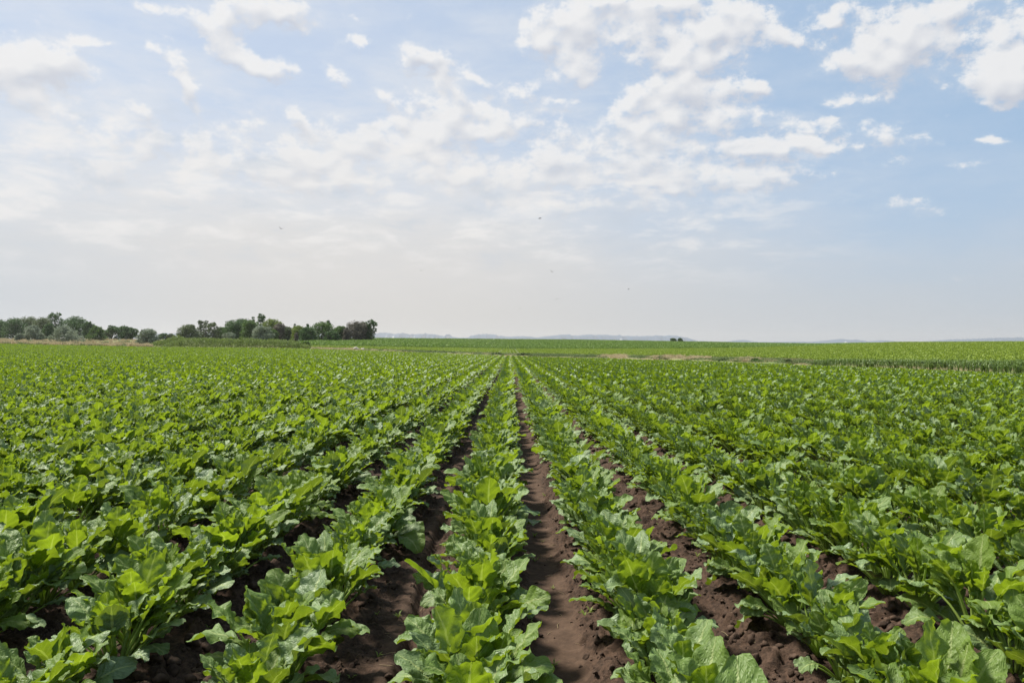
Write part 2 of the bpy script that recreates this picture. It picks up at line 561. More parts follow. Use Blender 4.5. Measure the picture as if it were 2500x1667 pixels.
def plain_leaf(name, c0, c1, trans=0.25, rough=0.6, noise_scale=0.6):
    m, n = mat(name)
    tone = n.new('ShaderNodeAttribute', attribute_name='tone').outputs['Fac']
    geo = n.new('ShaderNodeNewGeometry')
    nz = n.noise(geo.outputs['Position'], noise_scale, 3)
    t = n.math('ADD', n.math('MULTIPLY', tone, 0.8), n.math('MULTIPLY', n.math('SUBTRACT', nz, 0.35), 0.9), clamp=True)
    col = n.mix(t, c0, c1)
    p = n.new('ShaderNodeBsdfPrincipled')
    n.put(p.inputs['Base Color'], col)
    p.inputs['Roughness'].default_value = rough
    p.inputs['Specular IOR Level'].default_value = 0.25
    tb = n.new('ShaderNodeBsdfTranslucent')
    n.put(tb.inputs[0], n.vmath('SCALE', col, s=1.3))
    ms = n.new('ShaderNodeMixShader')
    ms.inputs[0].default_value = trans
    n.l.new(p.outputs[0], ms.inputs[1]); n.l.new(tb.outputs[0], ms.inputs[2])
    out = n.new('ShaderNodeOutputMaterial')
    n.l.new(ms.outputs[0], out.inputs[0])
    return m


def simple(name, c0, c1, scale, rough=0.9, bump=0.0, bscale=None, detail=5, coord='pos', spec=0.2):
    m, n = mat(name)
    geo = n.new('ShaderNodeNewGeometry')
    nz = n.noise(geo.outputs['Position'], scale, detail, 0.6)
    p = n.new('ShaderNodeBsdfPrincipled')
    n.put(p.inputs['Base Color'], n.mix(n.smooth(nz, 0.3, 0.7), c0, c1))
    p.inputs['Roughness'].default_value = rough
    p.inputs['Specular IOR Level'].default_value = spec
    if bump:
        b = n.new('ShaderNodeBump')
        b.inputs['Strength'].default_value = 0.8
        b.inputs['Distance'].default_value = bump
        n.put(b.inputs['Height'], n.noise(geo.outputs['Position'], bscale or scale * 3, 5, 0.65))
        n.l.new(b.outputs[0], p.inputs['Normal'])
    out = n.new('ShaderNodeOutputMaterial')
    n.l.new(p.outputs[0], out.inputs[0])
    return m


M_LEAF = leaf_material('beet_leaf', (0.148, 0.235, 0.012), (0.100, 0.188, 0.014), (0.120, 0.188, 0.098))
M_STEM = plain_leaf('beet_stem', (0.26, 0.36, 0.07), (0.36, 0.46, 0.12), 0.4, 0.45, 12)
M_LEAF_FAR = leaf_material('beet_leaf_far', (0.148, 0.235, 0.012), (0.104, 0.192, 0.014), (0.120, 0.188, 0.088), veins=False, rnd=0.15)


def soil_material():
    m, n = mat('soil')
    geo = n.new('ShaderNodeNewGeometry')
    P = geo.outputs['Position']
    sm = n.new('ShaderNodeAttribute', attribute_name='tone').outputs['Fac']
    a = n.noise(P, 7, 5, 0.6)
    b_ = n.noise(P, 60, 5, 0.7)
    col = n.mix(n.smooth(n.math('ADD', n.math('MULTIPLY', a, 0.4), n.math('MULTIPLY', b_, 0.6)), 0.38, 0.62), (0.021, 0.0125, 0.008), (0.078, 0.047, 0.031))
    col = n.mix(n.math('MULTIPLY', sm, 0.75), col, n.mix(n.smooth(n.noise(P, 15, 3), 0.35, 0.65), (0.054, 0.033, 0.021), (0.082, 0.051, 0.033)))
    fleck = n.smooth(n.noise(P, 210, 2, 0.5), 0.70, 0.76)
    col = n.mix(n.math('MULTIPLY', fleck, 0.5), col, (0.30, 0.24, 0.18))
    p = n.new('ShaderNodeBsdfPrincipled')
    n.put(p.inputs['Base Color'], col)
    p.inputs['Roughness'].default_value = 0.92
    p.inputs['Specular IOR Level'].default_value = 0.2
    b = n.new('ShaderNodeBump')
    n.put(b.inputs['Strength'], n.lin(sm, 0, 1, 0.9, 0.35))
    b.inputs['Distance'].default_value = 0.008
    n.put(b.inputs['Height'], n.math('ADD', b_, n.math('MULTIPLY', n.noise(P, 170, 3, 0.6), 0.5)))
    n.l.new(b.outputs[0], p.inputs['Normal'])
    out = n.new('ShaderNodeOutputMaterial')
    n.l.new(p.outputs[0], out.inputs[0])
    return m


M_SOIL = soil_material()

# ------------------------------------------------------------------ ground sheets
def ground_sheet():
    tanx = np.concatenate([np.linspace(-4, -1.2, 15)[:-1], np.linspace(-1.2, 1.4, 131), np.linspace(1.4, 4, 14)[1:]])
    ds = np.concatenate([np.linspace(0.5, 60, 60), np.linspace(63, 440, 126), np.geomspace(450, 8800, 40)])
    X = np.clip(tanx[None, :] * ds[:, None], -8500, 8500)
    Y = np.repeat(ds[:, None], len(tanx), 1)
    Z = terrain(X, Y)
    px = VX + F_PX * X / Y
    DE = colparams(px)[0]
    Z = Z - 0.22 * np.clip((DE - Y) / 6, 0, 1) + np.where(Y < DE, 0, 0.05 * fbm(X * 0.35, Y * 0.35, 5))
    v = np.stack([X, Y, Z], -1).reshape(-1, 3)
    q = grid_quads(len(ds), len(tanx))
    n0 = len(v)
    # ground behind and beside the viewer
    v = np.concatenate([v, [[-2.0, .5, -.23], [2.0, .5, -.23], [2.0, -40, -.23], [-2.0, -40, -.23], [-160, 40, -.23], [160, 40, -.23], [160, -40, -.23], [-160, -40, -.23]]])
    q = np.concatenate([q, [[n0 + 3, n0 + 2, n0 + 1, n0], [n0 + 7, n0 + 3, n0, n0 + 4], [n0 + 2, n0 + 6, n0 + 5, n0 + 1]]])
    m, n = mat('dry_ground')
    geo = n.new('ShaderNodeNewGeometry')
    P = geo.outputs['Position']
    a = n.noise(P, 0.12, 6, 0.65)
    b = n.noise(P, 1.7, 5, 0.65)
    col = n.mix(n.smooth(a, 0.42, 0.58), (0.165, 0.15, 0.072), (0.105, 0.15, 0.042))
    col = n.mix(n.smooth(b, 0.4, 0.7, 0, 0.5), col, (0.26, 0.21, 0.12))
    p = n.new('ShaderNodeBsdfPrincipled')
    n.put(p.inputs['Base Color'], col)
    p.inputs['Roughness'].default_value = 0.95
    p.inputs['Specular IOR Level'].default_value = 0.1
    out = n.new('ShaderNodeOutputMaterial')
    n.l.new(p.outputs[0], out.inputs[0])
    o = build('ground', v, q, mats=[m])
    return tag(o, kind='structure')


ground_sheet()


def soil_sheet():
    xs = np.concatenate([-np.geomspace(22, 3.3, 120), np.arange(-3.2, 3.2001, 0.0125), np.geomspace(3.3, 22, 120)])
    ys = np.concatenate([np.arange(1.1, 6.5, 0.0125), np.geomspace(6.52, 48, 260)])
    X, Y = np.meshgrid(xs, ys)
    z, sm = soil_z(X, Y)
    Z = z + terrain(X, Y)
    edge = np.clip(np.maximum((np.abs(X) - 20) / 2, (Y - 45) / 3), 0, 1)
    Z = Z - 0.3 * edge
    v = np.stack([X, Y, Z], -1).reshape(-1, 3)
    o = build('field_soil', v, grid_quads(len(ys), len(xs)), vattr={'tone': sm.ravel()}, mats=[M_SOIL])
    return tag(o, kind='structure')


soil_sheet()


# ------------------------------------------------------------------ beet plants
def leaf(rng, accL, accS, phi, a0, P, L, W, droop, age, nu, nv, ruffle, fold, stem=True, base_r=0.012, lean=(0, 0)):
    npet = 5 if stem else 2
    n = npet + nu
    ds = np.concatenate([np.full(npet, P / npet), np.full(nu - 1, L / (nu - 1))])
    s = np.concatenate([[0], np.cumsum(ds)])[:n]
    tot = P + L
    ang = a0 + droop * (s / tot) ** 2.2 * 1.25
    twist_lat = rng.normal(0, 0.10) * (s / tot) ** 2 * tot
    r = base_r + np.concatenate([[0], np.cumsum(np.sin(ang[:-1]) * ds[:n - 1])])
    z = np.concatenate([[0], np.cumsum(np.cos(ang[:-1]) * ds[:n - 1])]) + 0.01
    er = np.array([math.cos(phi), math.sin(phi), 0]); et = np.array([-math.sin(phi), math.cos(phi), 0]); ez = np.array([0, 0, 1.0])
    cl = r[:, None] * er + z[:, None] * ez + twist_lat[:, None] * et
    ln = np.array([lean[0], lean[1], 0])
    cl = cl + ln * (np.clip(z, 0, 1)[:, None] ** 1.5)
    nrm = -np.cos(ang)[:, None] * er + np.sin(ang)[:, None] * ez
    roll = rng.normal(0, 0.35)
    cb = cl[npet:]; nb = nrm[npet:]
    u = np.linspace(0, 1, nu)
    v = np.linspace(-1, 1, nv)
    rl = roll * (0.3 + 0.7 * u)
    bt = np.cos(rl)[:, None] * et + np.sin(rl)[:, None] * nb
    nn = np.cos(rl)[:, None] * nb - np.sin(rl)[:, None] * et
    sh = np.clip(np.sin(PI * np.clip(u, 0.0, 1) ** rng.uniform(0.78, 0.95)), 0, 1) ** 0.62
    sh = sh * (0.62 + 0.38 * np.clip(u * 2.2, 0, 1))
    sh[0] = 0.07; sh[-1] = 0.16 + 0.12 * rng.random(); sh[-2] = max(sh[-2], 0.42)
    hw = W / 2 * sh
    U, V = np.meshgrid(u, v, indexing='ij')
    ph = rng.uniform(0, 2 * PI, 6)
    fr = rng.uniform(1.6, 2.9)
    edge = np.abs(V) ** 1.8
    wav = np.where(V > 0, np.sin(2 * PI * fr * U + ph[0]) + 0.5 * np.sin(2 * PI * fr * 2.1 * U + ph[1]),
                   np.sin(2 * PI * fr * 1.07 * U + ph[2]) + 0.5 * np.sin(2 * PI * fr * 1.9 * U + ph[3]))
    off = ruffle * wav * edge * np.clip(4 * U, 0, 1)
    off = off + fold * hw[:, None] * np.abs(V) ** 1.3
    off = off + 0.006 * np.sin(2 * PI * (3.4 * U - 1.1 * np.abs(V)) + ph[4]) * (0.2 + np.abs(V)) * np.sin(PI * U)
    off = off + 0.009 * W / 0.13 * (vnoise(U * 6.5 + ph[0] * 7, np.abs(V) * 3.0 + V * .8 + 20 + ph[1] * 5, 5) - 0.5) * (0.35 + np.abs(V)) + 0.005 * (vnoise(U * 14 + ph[2] * 9, V * 6 + 40, 6) - .5)
    jag = 1 + 0.025 * np.sin(2 * PI * fr * 3.1 * U + ph[5]) * np.abs(V) ** 2 + 0.02 * np.sin(2 * PI * 1.7 * U + ph[1]) * np.sign(V)
    pts = cb[:, None, :] + (V * hw[:, None] * jag)[..., None] * bt[:, None, :] + off[..., None] * nn[:, None, :]
    uv = np.stack([U, V * 0.5 + 0.5], -1).reshape(-1, 2)
    accL.add(pts.reshape(-1, 3), grid_quads(nu, nv), uv=uv, tone=age)
    if stem:
        rad = np.interp(np.arange(n), [0, npet, n - 1], [0.0062, 0.0042, 0.0007]) * (0.6 + 0.4 * L / 0.2)
        k = npet + 3
        rad[npet + 1:] *= [0.75 if j == 0 else 0.3 for j in range(len(rad) - npet - 1)]
        c2 = cl.copy()
        c2[npet:] -= nrm[npet:] * 0.0012
        tv, tq = tube(c2[:k], rad[:k], 5)
        accS.add(tv, tq, tone=0.4)


def beet(seed, hi=True, nleaf=None, style=None):
    rng = np.random.default_rng(seed)
    aL, aS = Acc(), Acc()
    nleaf = nleaf or int(rng.integers(27, 36))
    phi = rng.uniform(0, 6.28)
    for i in range(nleaf):
        t = (i + 0.5) / nleaf                # 0 inner .. 1 outer
        phi += 2.39996 + rng.normal(0, 0.25)
        a0 = R(3 + 45 * t ** 1.35 + rng.normal(0, 7))
        sz = (0.70 + 0.62 * t - 0.50 * t * t) * rng.uniform(0.72, 1.22) * 0.89
        P = (0.105 + 0.085 * math.sin(PI * min(1, t + 0.15))) * rng.uniform(0.75, 1.2)
        L = 0.166 * sz
        W = 0.124 * sz * rng.uniform(0.85, 1.12)
        dr = rng.uniform(-0.05, 0.45) + 0.62 * t
        if rng.random() < 0.16: dr += 0.8
        age = float(np.clip(0.19 + 0.62 * t + rng.normal(0, 0.24), 0, 1))
        leaf(rng, aL, aS, phi, a0, P, L, W, dr, age, 19 if hi else 4, 11 if hi else 3,
             rng.uniform(0.003, 0.009) if hi else 0.01, rng.uniform(-0.05, 0.5) * (1 - 0.5 * t), stem=hi, lean=(0.10, 0.0))
    return aL, aS


N_VAR = 14
near_meshes = []
for i in range(N_VAR):
    aL, aS = beet(100 + i)
    fo = aL.make('foliage', [M_LEAF], link=False)
    st = aS.make('leaf_stalks', [M_STEM], link=False)
    near_meshes.append((fo.data, st.data))
    bpy.data.objects.remove(fo); bpy.data.objects.remove(st)

# plant positions over the whole field
rng = np.random.default_rng(7)
PL = []
kmin, kmax = int(-175 / S_ROW), int(60 / S_ROW)
for k in range(kmin, kmax + 1):
    x = ROW0 + k * S_ROW
    # depth range where this row is in a widened view
    ymin = max(1.25, (abs(x) - 1.3) / 0.80)
    y = ymin + rng.uniform(0, .2)
    row = []
    while y < 190:
        px = VX + F_PX * x / y
        if y > dE(px) - 0.3 and y > 5: break
        row.append(y)
        y += max(0.14, rng.normal(0.232, 0.05))
        if y < 60 and rng.random() < 0.03: y += 0.16
    for y in row:
        PL.append((k, x + rng.normal(0, 0.018), y))
PL = np.array(PL)
XYZ = np.stack([PL[:, 1], PL[:, 2], terrain(PL[:, 1], PL[:, 2])], -1)
# screen test for the nearest plants
pxs = VX + F_PX * PL[:, 1] / PL[:, 2]
pyt = VY + F_PX * (CAM_H - XYZ[:, 2] - 0.34) / PL[:, 2]
rad = 0.22 * F_PX / PL[:, 2]
inview = (pxs > -rad * 0.5) & (pxs < 2500 + rad * 0.5) & (pyt < 1660)
order = np.argsort(np.where(inview, PL[:, 2], 1e9))
near_idx = order[:300]
near_set = np.zeros(len(PL), bool); near_set[near_idx] = True
Y_NEAR = PL[near_idx, 2].max()

ORD = ['first', 'second', 'third', 'fourth', 'fifth', 'sixth', 'seventh', 'eighth', 'ninth', 'tenth', 'eleventh', 'twelfth', 'thirteenth',
       'fourteenth', 'fifteenth', 'sixteenth', 'seventeenth', 'eighteenth', 'nineteenth', 'twentieth', 'twenty-first', 'twenty-second',
       'twenty-third', 'twenty-fourth', 'twenty-fifth', 'twenty-sixth', 'twenty-seventh', 'twenty-eighth', 'twenty-ninth', 'thirtieth',
       'thirty-first', 'thirty-second', 'thirty-third', 'thirty-fourth', 'thirty-fifth']
ROWN = {0: 'centre row between wheel track and grooved furrow', 1: 'row just right of the smooth wheel track', -1: 'row just left of the grooved furrow'}
rcount = {}
protos = {}
rr = random.Random(5)
for i in sorted(near_idx, key=lambda j: PL[j, 2]):
    k = int(PL[i, 0])
    c = rcount.get(k, 0); rcount[k] = c + 1
    if k in ROWN: rn = ROWN[k]
    elif k > 0: rn = f'{ORD[k - 1]} row right of the wheel track'
    else: rn = f'{ORD[-k - 1]} row left of the grooved furrow'
    lab = f'leafy green beet plant, {ORD[min(c, len(ORD) - 1)]} from the front, {rn}'
    vi = rr.randrange(N_VAR)
    s = rr.uniform(0.80, 1.17) * (1.06 if k in (0, 1) and PL[i, 2] > 3.6 else 1.0)
    e = empty('sugar_beet_plant', (XYZ[i, 0], XYZ[i, 1], XYZ[i, 2] + 0.005), lab, 'beet plant', 'sugar beet plants growing in rows', rr.uniform(-0.5, 0.5) + rr.choice([0, 0, 2.1, 4.2]), s)
    e.scale = (s * 1.04, s * 1.04, s * 0.98)
    e.rotation_euler = (rr.gauss(0, 0.06), rr.gauss(0, 0.06), e.rotation_euler.z)
    if vi not in protos:
        fo = bpy.data.objects.new('foliage', near_meshes[vi][0]); st = bpy.data.objects.new('leaf_stalks', near_meshes[vi][1])
        protos[vi] = (fo, st)
    else:
        fo, st = (o.copy() for o in protos[vi])
    for o in (fo, st):
        COL.objects.link(o)
        o.parent = e


# ---- the rest of the beet field, one stuff object
def instancer(name, coll, pos, rot, scl, idx, label, cat):
    me = bpy.data.meshes.new(name)
    me.vertices.add(len(pos))
    me.vertices.foreach_set('co', np.asarray(pos, np.float32).ravel())
    a = me.attributes.new('rot', 'FLOAT_VECTOR', 'POINT'); a.data.foreach_set('vector', np.asarray(rot, np.float32).ravel())
    a = me.attributes.new('scl', 'FLOAT_VECTOR', 'POINT'); a.data.foreach_set('vector', np.asarray(scl, np.float32).ravel())
    a = me.attributes.new('idx', 'INT', 'POINT'); a.data.foreach_set('value', np.asarray(idx, np.int32))
    o = bpy.data.objects.new(name, me)
    COL.objects.link(o)
    g = bpy.data.node_groups.new(name, 'GeometryNodeTree')
    g.interface.new_socket('Geometry', in_out='INPUT', socket_type='NodeSocketGeometry')
    g.interface.new_socket('Geometry', in_out='OUTPUT', socket_type='NodeSocketGeometry')
    gi = g.nodes.new('NodeGroupInput'); go = g.nodes.new('NodeGroupOutput')
    ip = g.nodes.new('GeometryNodeInstanceOnPoints')
    ci = g.nodes.new('GeometryNodeCollectionInfo')
    ci.inputs['Collection'].default_value = coll
    ci.inputs['Separate Children'].default_value = True
    ci.inputs['Reset Children'].default_value = True

    def named(t, nm):
        n = g.nodes.new('GeometryNodeInputNamedAttribute')
        n.data_type = t
        n.inputs['Name'].default_value = nm
        return n.outputs['Attribute']
    e2r = g.nodes.new('FunctionNodeEulerToRotation')
    g.links.new(named('FLOAT_VECTOR', 'rot'), e2r.inputs[0])
    g.links.new(gi.outputs[0], ip.inputs['Points'])
    g.links.new(ci.outputs[0], ip.inputs['Instance'])
    ip.inputs['Pick Instance'].default_value = True
    g.links.new(named('INT', 'idx'), ip.inputs['Instance Index'])
    g.links.new(e2r.outputs[0], ip.inputs['Rotation'])
    g.links.new(named('FLOAT_VECTOR', 'scl'), ip.inputs['Scale'])
    g.links.new(ip.outputs[0], go.inputs[0])
    md = o.modifiers.new('scatter', 'NODES')
    md.node_group = g
    return tag(o, label, cat, kind='stuff')


def source(coll, name, acc, mats):
    o = acc.make(name, mats, link=False)
    coll.objects.link(o)
    return o


rest = np.where(~near_set)[0]
Y_PATCH = 17.0
single = rest[PL[rest, 2] < Y_PATCH]
far = rest[PL[rest, 2] >= Y_PATCH]

c_beet = bpy.data.collections.new('beet_sources')
for i in range(8):      # single plants, near detail
    aL, aS = beet(300 + i)
    both = Acc()
    both.add(np.concatenate(aL.v), np.concatenate(aL.q), uv=np.concatenate(aL.uv), tone=np.concatenate(aL.a), mi=0)
    both.add(np.concatenate(aS.v), np.concatenate(aS.q), uv=np.concatenate(aS.uv), tone=0.4, mi=1)
    source(c_beet, 'beet_field_%03d' % i, both, [M_LEAF, M_STEM])
for i in range(10):     # far: strips of one row, 2 m long
    A = Acc()
    r2 = np.random.default_rng(900 + i)
    y = -1.0
    while y < 0.95:
        aL, _ = beet(2000 + i * 40 + int((y + 1) * 15), hi=False, nleaf=20)
        v = np.concatenate(aL.v) * r2.uniform(0.88, 1.14)
        th = r2.uniform(-.5, .5)
        v = v @ np.array([[math.cos(th), math.sin(th), 0], [-math.sin(th), math.cos(th), 0], [0, 0, 1]])
        A.add(v + np.array([r2.normal(0, .03), y, 0]), np.concatenate(aL.q), uv=np.concatenate(aL.uv), tone=np.concatenate(aL.a))
        y += max(0.15, r2.normal(0.215, 0.035))
    source(c_beet, 'beet_field_%03d' % (8 + i), A, [M_LEAF_FAR])

pos, rot, scl, idx = [], [], [], []
for i in single:
    pos.append(XYZ[i] + [0, 0, 0.005]); rot.append((rng.normal(0, .06), rng.normal(0, .06), rng.uniform(0, 6.28)))
    s = rng.uniform(.80, 1.17) * (1.1 if PL[i, 0] in (0, 1) else 1.0); scl.append((s * 1.04, s * 1.04, s * .98)); idx.append(rng.integers(0, 8))
for k in range(kmin, kmax + 1):
    x = ROW0 + k * S_ROW
    y0 = max(Y_PATCH, (abs(x) - 1.3) / 0.80)
    y = y0 + 0.9
    while True:
        px = VX + F_PX * x / y
        if y > dE(px) - 1.0 or y > 200: break
        pos.append((x, y, float(terrain(x, y)))); rot.append((0, 0, PI * int(rng.integers(0, 2)) * 0))
        s = rng.uniform(.93, 1.07); scl.append((s * (1.16 if k in (0, 1) else 1.1), 1, s)); idx.append(8 + rng.integers(0, 10))
        y += 2.0
instancer('beet_rows', c_beet, pos, rot, scl, idx, 'dense rows of leafy green beets filling the field beyond the nearest plants', 'beet crop')
N_INST = len(pos)

# ------------------------------------------------------------------ crops beyond the field
M_MIDCROP = plain_leaf('bean_leaf', (0.165, 0.235, 0.026), (0.220, 0.290, 0.032), 0.3, 0.55, 0.25)
M_FARCROP = plain_leaf('dark_bean_leaf', (0.120, 0.200, 0.034), (0.165, 0.250, 0.042), 0.25, 0.55, 0.2)
M_CORN = plain_leaf('corn_leaf', (0.085, 0.135, 0.026), (0.130, 0.190, 0.042), 0.25, 0.45, 0.8)
M_STRAW = plain_leaf('straw', (0.27, 0.215, 0.115), (0.42, 0.35, 0.22), 0.3, 0.8, 1.0)
M_WEED = plain_leaf('weed_leaf', (0.060, 0.100, 0.025), (0.115, 0.150, 0.045), 0.25, 0.6, 0.8)


def leaf_quads(rng, c, size, up=0.0, asp=0.6, tone=None):
    """small bent leaf-sized faces at the points c"""
    c = np.asarray(c, float)
    n = len(c)
    d = rng.normal(0, 1, (n, 3)); d[:, 2] += up
    d /= np.linalg.norm(d, axis=1)[:, None] + 1e-9
    e = rng.normal(0, 1, (n, 3)); e -= (e * d).sum(1)[:, None] * d
    e /= np.linalg.norm(e, axis=1)[:, None] + 1e-9
    sz = (np.asarray(size) * rng.uniform(0.55, 1.5, n))[:, None]
    v = np.stack([c - d * sz * .5, c + e * sz * asp * .5, c + d * sz * .5, c - e * sz * asp * .5], 1).reshape(-1, 3)
    q = np.arange(4 * n).reshape(n, 4)
    tn = rng.random(n) if tone is None else np.asarray(tone)
    return v, q, np.repeat(tn, 4)


def crop_patch(seed, size, row, step, h, leaves, lsize, wid):
    r = np.random.default_rng(seed)
    A = Acc()
    P, Tn = [], []
    x = -size / 2 + row / 2
    while x < size / 2:
        y = -size / 2
        while y < size / 2:
            hh = h * r.uniform(.75, 1.15)
            t = r.random()
            for _ in range(leaves):
                a = r.uniform(0, 6.28); rr_ = wid * math.sqrt(r.random())
                zz = hh * (0.25 + 0.75 * r.random() ** 0.6) * (1 - 0.35 * (rr_ / wid) ** 2)
                P.append((x + rr_ * math.cos(a), y + rr_ * math.sin(a), zz)); Tn.append(np.clip(t + r.normal(0, .2), 0, 1))
            y += step * r.uniform(.7, 1.3)
        x += row
    v, q, tn = leaf_quads(r, np.array(P), lsize, 0.5, 0.75, np.array(Tn))
    A.add(v, q, tone=tn)
    return A


def sheet(name, pxs_, f0, f1, n, dz, mats, uvfun=None):
    """ground surface between two depth functions, following the terrain"""
    V = []
    for t in np.linspace(0, 1, n):
        for p in pxs_:
            d = f0(p) * (1 - t) + f1(p) * t
            a = at(p, d)
            V.append((a[0], a[1], a[2] + dz))
    o = build(name, np.array(V), grid_quads(n, len(pxs_)), mats=mats)
    return tag(o, kind='structure')


M_MIDSOIL = simple('crop_soil', (0.090, 0.130, 0.030), (0.105, 0.110, 0.045), 0.8, 0.95)
M_FARSOIL = simple('far_crop_soil', (0.055, 0.10, 0.025), (0.07, 0.09, 0.03), 0.8, 0.95)
GAPV = 4.0


def mid0(p): return dE(p) + np.interp(p, [700, 900, 1240, 1650, 1900, 2000, 2500, 3000], [14, 12, 20, 19, 15, 9, 8, 8])
def mid1(p): return dM(p) if p < 2150 else np.interp(p, [2150, 2200], [dM(2150), dK(p) + 6])
def far0(p): return dM(p)
def far1(p): return dK(p) + 8


sheet('middle_field', np.linspace(760, 3000, 120), mid0, mid1, 60, 0.06, [M_MIDSOIL])
sheet('far_field', np.linspace(700, 2170, 110), lambda p: far0(p) + 0.5, far1, 60, 0.07, [M_FARSOIL])

c_mid = bpy.data.collections.new('bean_sources')
for i in range(6):
    source(c_mid, 'bean_rows_%02d' % i, crop_patch(40 + i, 3.0, 0.56, 0.2, 0.30, 9, 0.13, 0.20), [M_MIDCROP])
c_far = bpy.data.collections.new('dark_bean_sources')
for i in range(6):
    source(c_far, 'far_bean_rows_%02d' % i, crop_patch(60 + i, 4.0, 0.56, 0.3, 0.75, 8, 0.22, 0.26), [M_FARCROP])


def scatter_patches(step, test, lo, hi, nvar, seed, hz=(.9, 1.1)):
    r = np.random.default_rng(seed)
    pos, rot, scl, idx = [], [], [], []
    for x in np.arange(lo[0], hi[0], step):
        for y in np.arange(lo[1], hi[1], step):
            p = VX + F_PX * x / y
            if not test(p, y): continue
            e = 0.5
            z = float(terrain(x, y))
            sx = (float(terrain(x + e, y)) - z) / e; sy = (float(terrain(x, y + e)) - z) / e
            pos.append((x, y, z)); rot.append((math.atan(sy), -math.atan(sx), 0))
            h = r.uniform(*hz) * (np.interp(p, [1750, 2080, 2150], [1, .45, .3]) if test(900, 250) else 1.0); scl.append((1, 1, h)); idx.append(r.integers(0, nvar))
    return pos, rot, scl, idx


pp = scatter_patches(3.0, lambda p, y: 770 < p < 2950 and mid0(p) + 1.5 < y < mid1(p) - 1.0, (-60, 28), (215, 240), 6, 3)
instancer('middle_bean_rows', c_mid, *pp, 'low light green bean crop on the rise beyond the dry grass ditch', 'bean crop')
N_INST += len(pp[0])
pp = scatter_patches(4.0, lambda p, y: 745 < p < 2150 and far0(p) + 2.0 < y < far1(p) - 2, (-130, 120), (230, 440), 6, 4)
instancer('far_bean_rows', c_far, *pp, 'taller dark green crop with a dark front edge running along the skyline', 'bean crop')
N_INST += len(pp[0])


# corn strip beside the right edge of the beet field
def corn_plant(seed, h):
    r = np.random.default_rng(seed)
    A = Acc()
    tv, tq = tube([(0, 0, 0), (0.01, 0, h * .4), (0, 0.01, h * .8)], [0.012, 0.010, 0.005], 4)
    A.add(tv, tq, tone=0.1)
    ph = r.uniform(0, 6.28)
    for i in range(8):
        ph += PI + r.normal(0, .35)
        z0 = h * (0.12 + 0.085 * i)
        L = h * r.uniform(.55, .75)
        s = np.linspace(0, 1, 6)
        a = R(18) + s ** 1.4 * r.uniform(1.2, 2.1)
        rr_ = np.concatenate([[0], np.cumsum(np.sin(a[:-1]) * L / 5)]); zz = z0 + np.concatenate([[0], np.cumsum(np.cos(a[:-1]) * L / 5)])
        w = 0.045 * np.sin(PI * np.clip(s * .85 + .12, 0, 1)) ** .7
        er = np.array([math.cos(ph), math.sin(ph), 0]); et = np.array([-math.sin(ph), math.cos(ph), 0])
        c = rr_[:, None] * er + zz[:, None] * np.array([0, 0, 1.0])
        v = np.stack([c - w[:, None] * et, c + w[:, None] * et], 1).reshape(-1, 3)
        A.add(v, grid_quads(6, 2), tone=r.random())
    return A


c_corn = bpy.data.collections.new('corn_sources')
for i in range(8):
    source(c_corn, 'corn_strip_%02d' % i, corn_plant(500 + i, 0.95), [M_CORN])
pos, rot, scl, idx = [], [], [], []
r_ = np.random.default_rng(12)
for j in range(9):
    for p in np.arange(1985, 2950, 0.35):
        d = dE(p) + 0.9 + 0.62 * j
        if j * 0.62 > np.interp(p, [1985, 2060, 2500], [1.5, 3.2, 5.5]): continue
        x = (p - VX) / F_PX * d + r_.normal(0, .03)
        nxt = abs((0.35) / F_PX * d)
        if r_.random() > nxt / 0.085 * 0.95: continue
        pos.append((x, d, float(terrain(x, d)))); rot.append((r_.normal(0, .08), r_.normal(0, .08), r_.uniform(0, 6.28)))
        s = np.interp(p, [1985, 2030, 2500], [.30, .38, .50]) * r_.uniform(.85, 1.12)
        scl.append((s, s, s)); idx.append(r_.integers(0, 8))
instancer('corn_strip', c_corn, pos, rot, scl, idx, 'dark green strip of young corn between the beets and the light green field', 'corn strip')
N_INST += len(pos)


# dry grass and weeds along the ditch and below the trees
def grass_tuft(seed, n, h, spread, w=0.012):
    r = np.random.default_rng(seed)
    A = Acc()
    for i in range(n):
        a = r.uniform(0, 6.28); lean = r.uniform(.05, .55) * h
        b = np.array([r.normal(0, spread), r.normal(0, spread), 0]); hh = h * r.uniform(.5, 1.1)
        d = np.array([math.cos(a), math.sin(a), 0]); e = np.array([-d[1], d[0], 0])
        c = np.stack([b, b + d * lean * .35 + [0, 0, hh * .6], b + d * lean + [0, 0, hh]])
        ww = np.array([w, w * .8, w * .2])
        v = np.stack([c - ww[:, None] * e, c + ww[:, None] * e], 1).reshape(-1, 3)
        A.add(v, grid_quads(3, 2), tone=r.random())
    return A


c_str = bpy.data.collections.new('dry_grass_sources')
for i in range(5):
    source(c_str, 'dry_grass_%02d' % i, grass_tuft(700 + i, 60, 0.55, 0.16, 0.014), [M_STRAW])
for i in range(4):
    source(c_str, 'dry_grass_%02d' % (5 + i), grass_tuft(720 + i, 60, 0.42, 0.2, 0.016), [M_WEED])
def fbmp(v): return float(fbm(np.array(v), np.array(0.3), 44, 3)) * 2.2 + .12


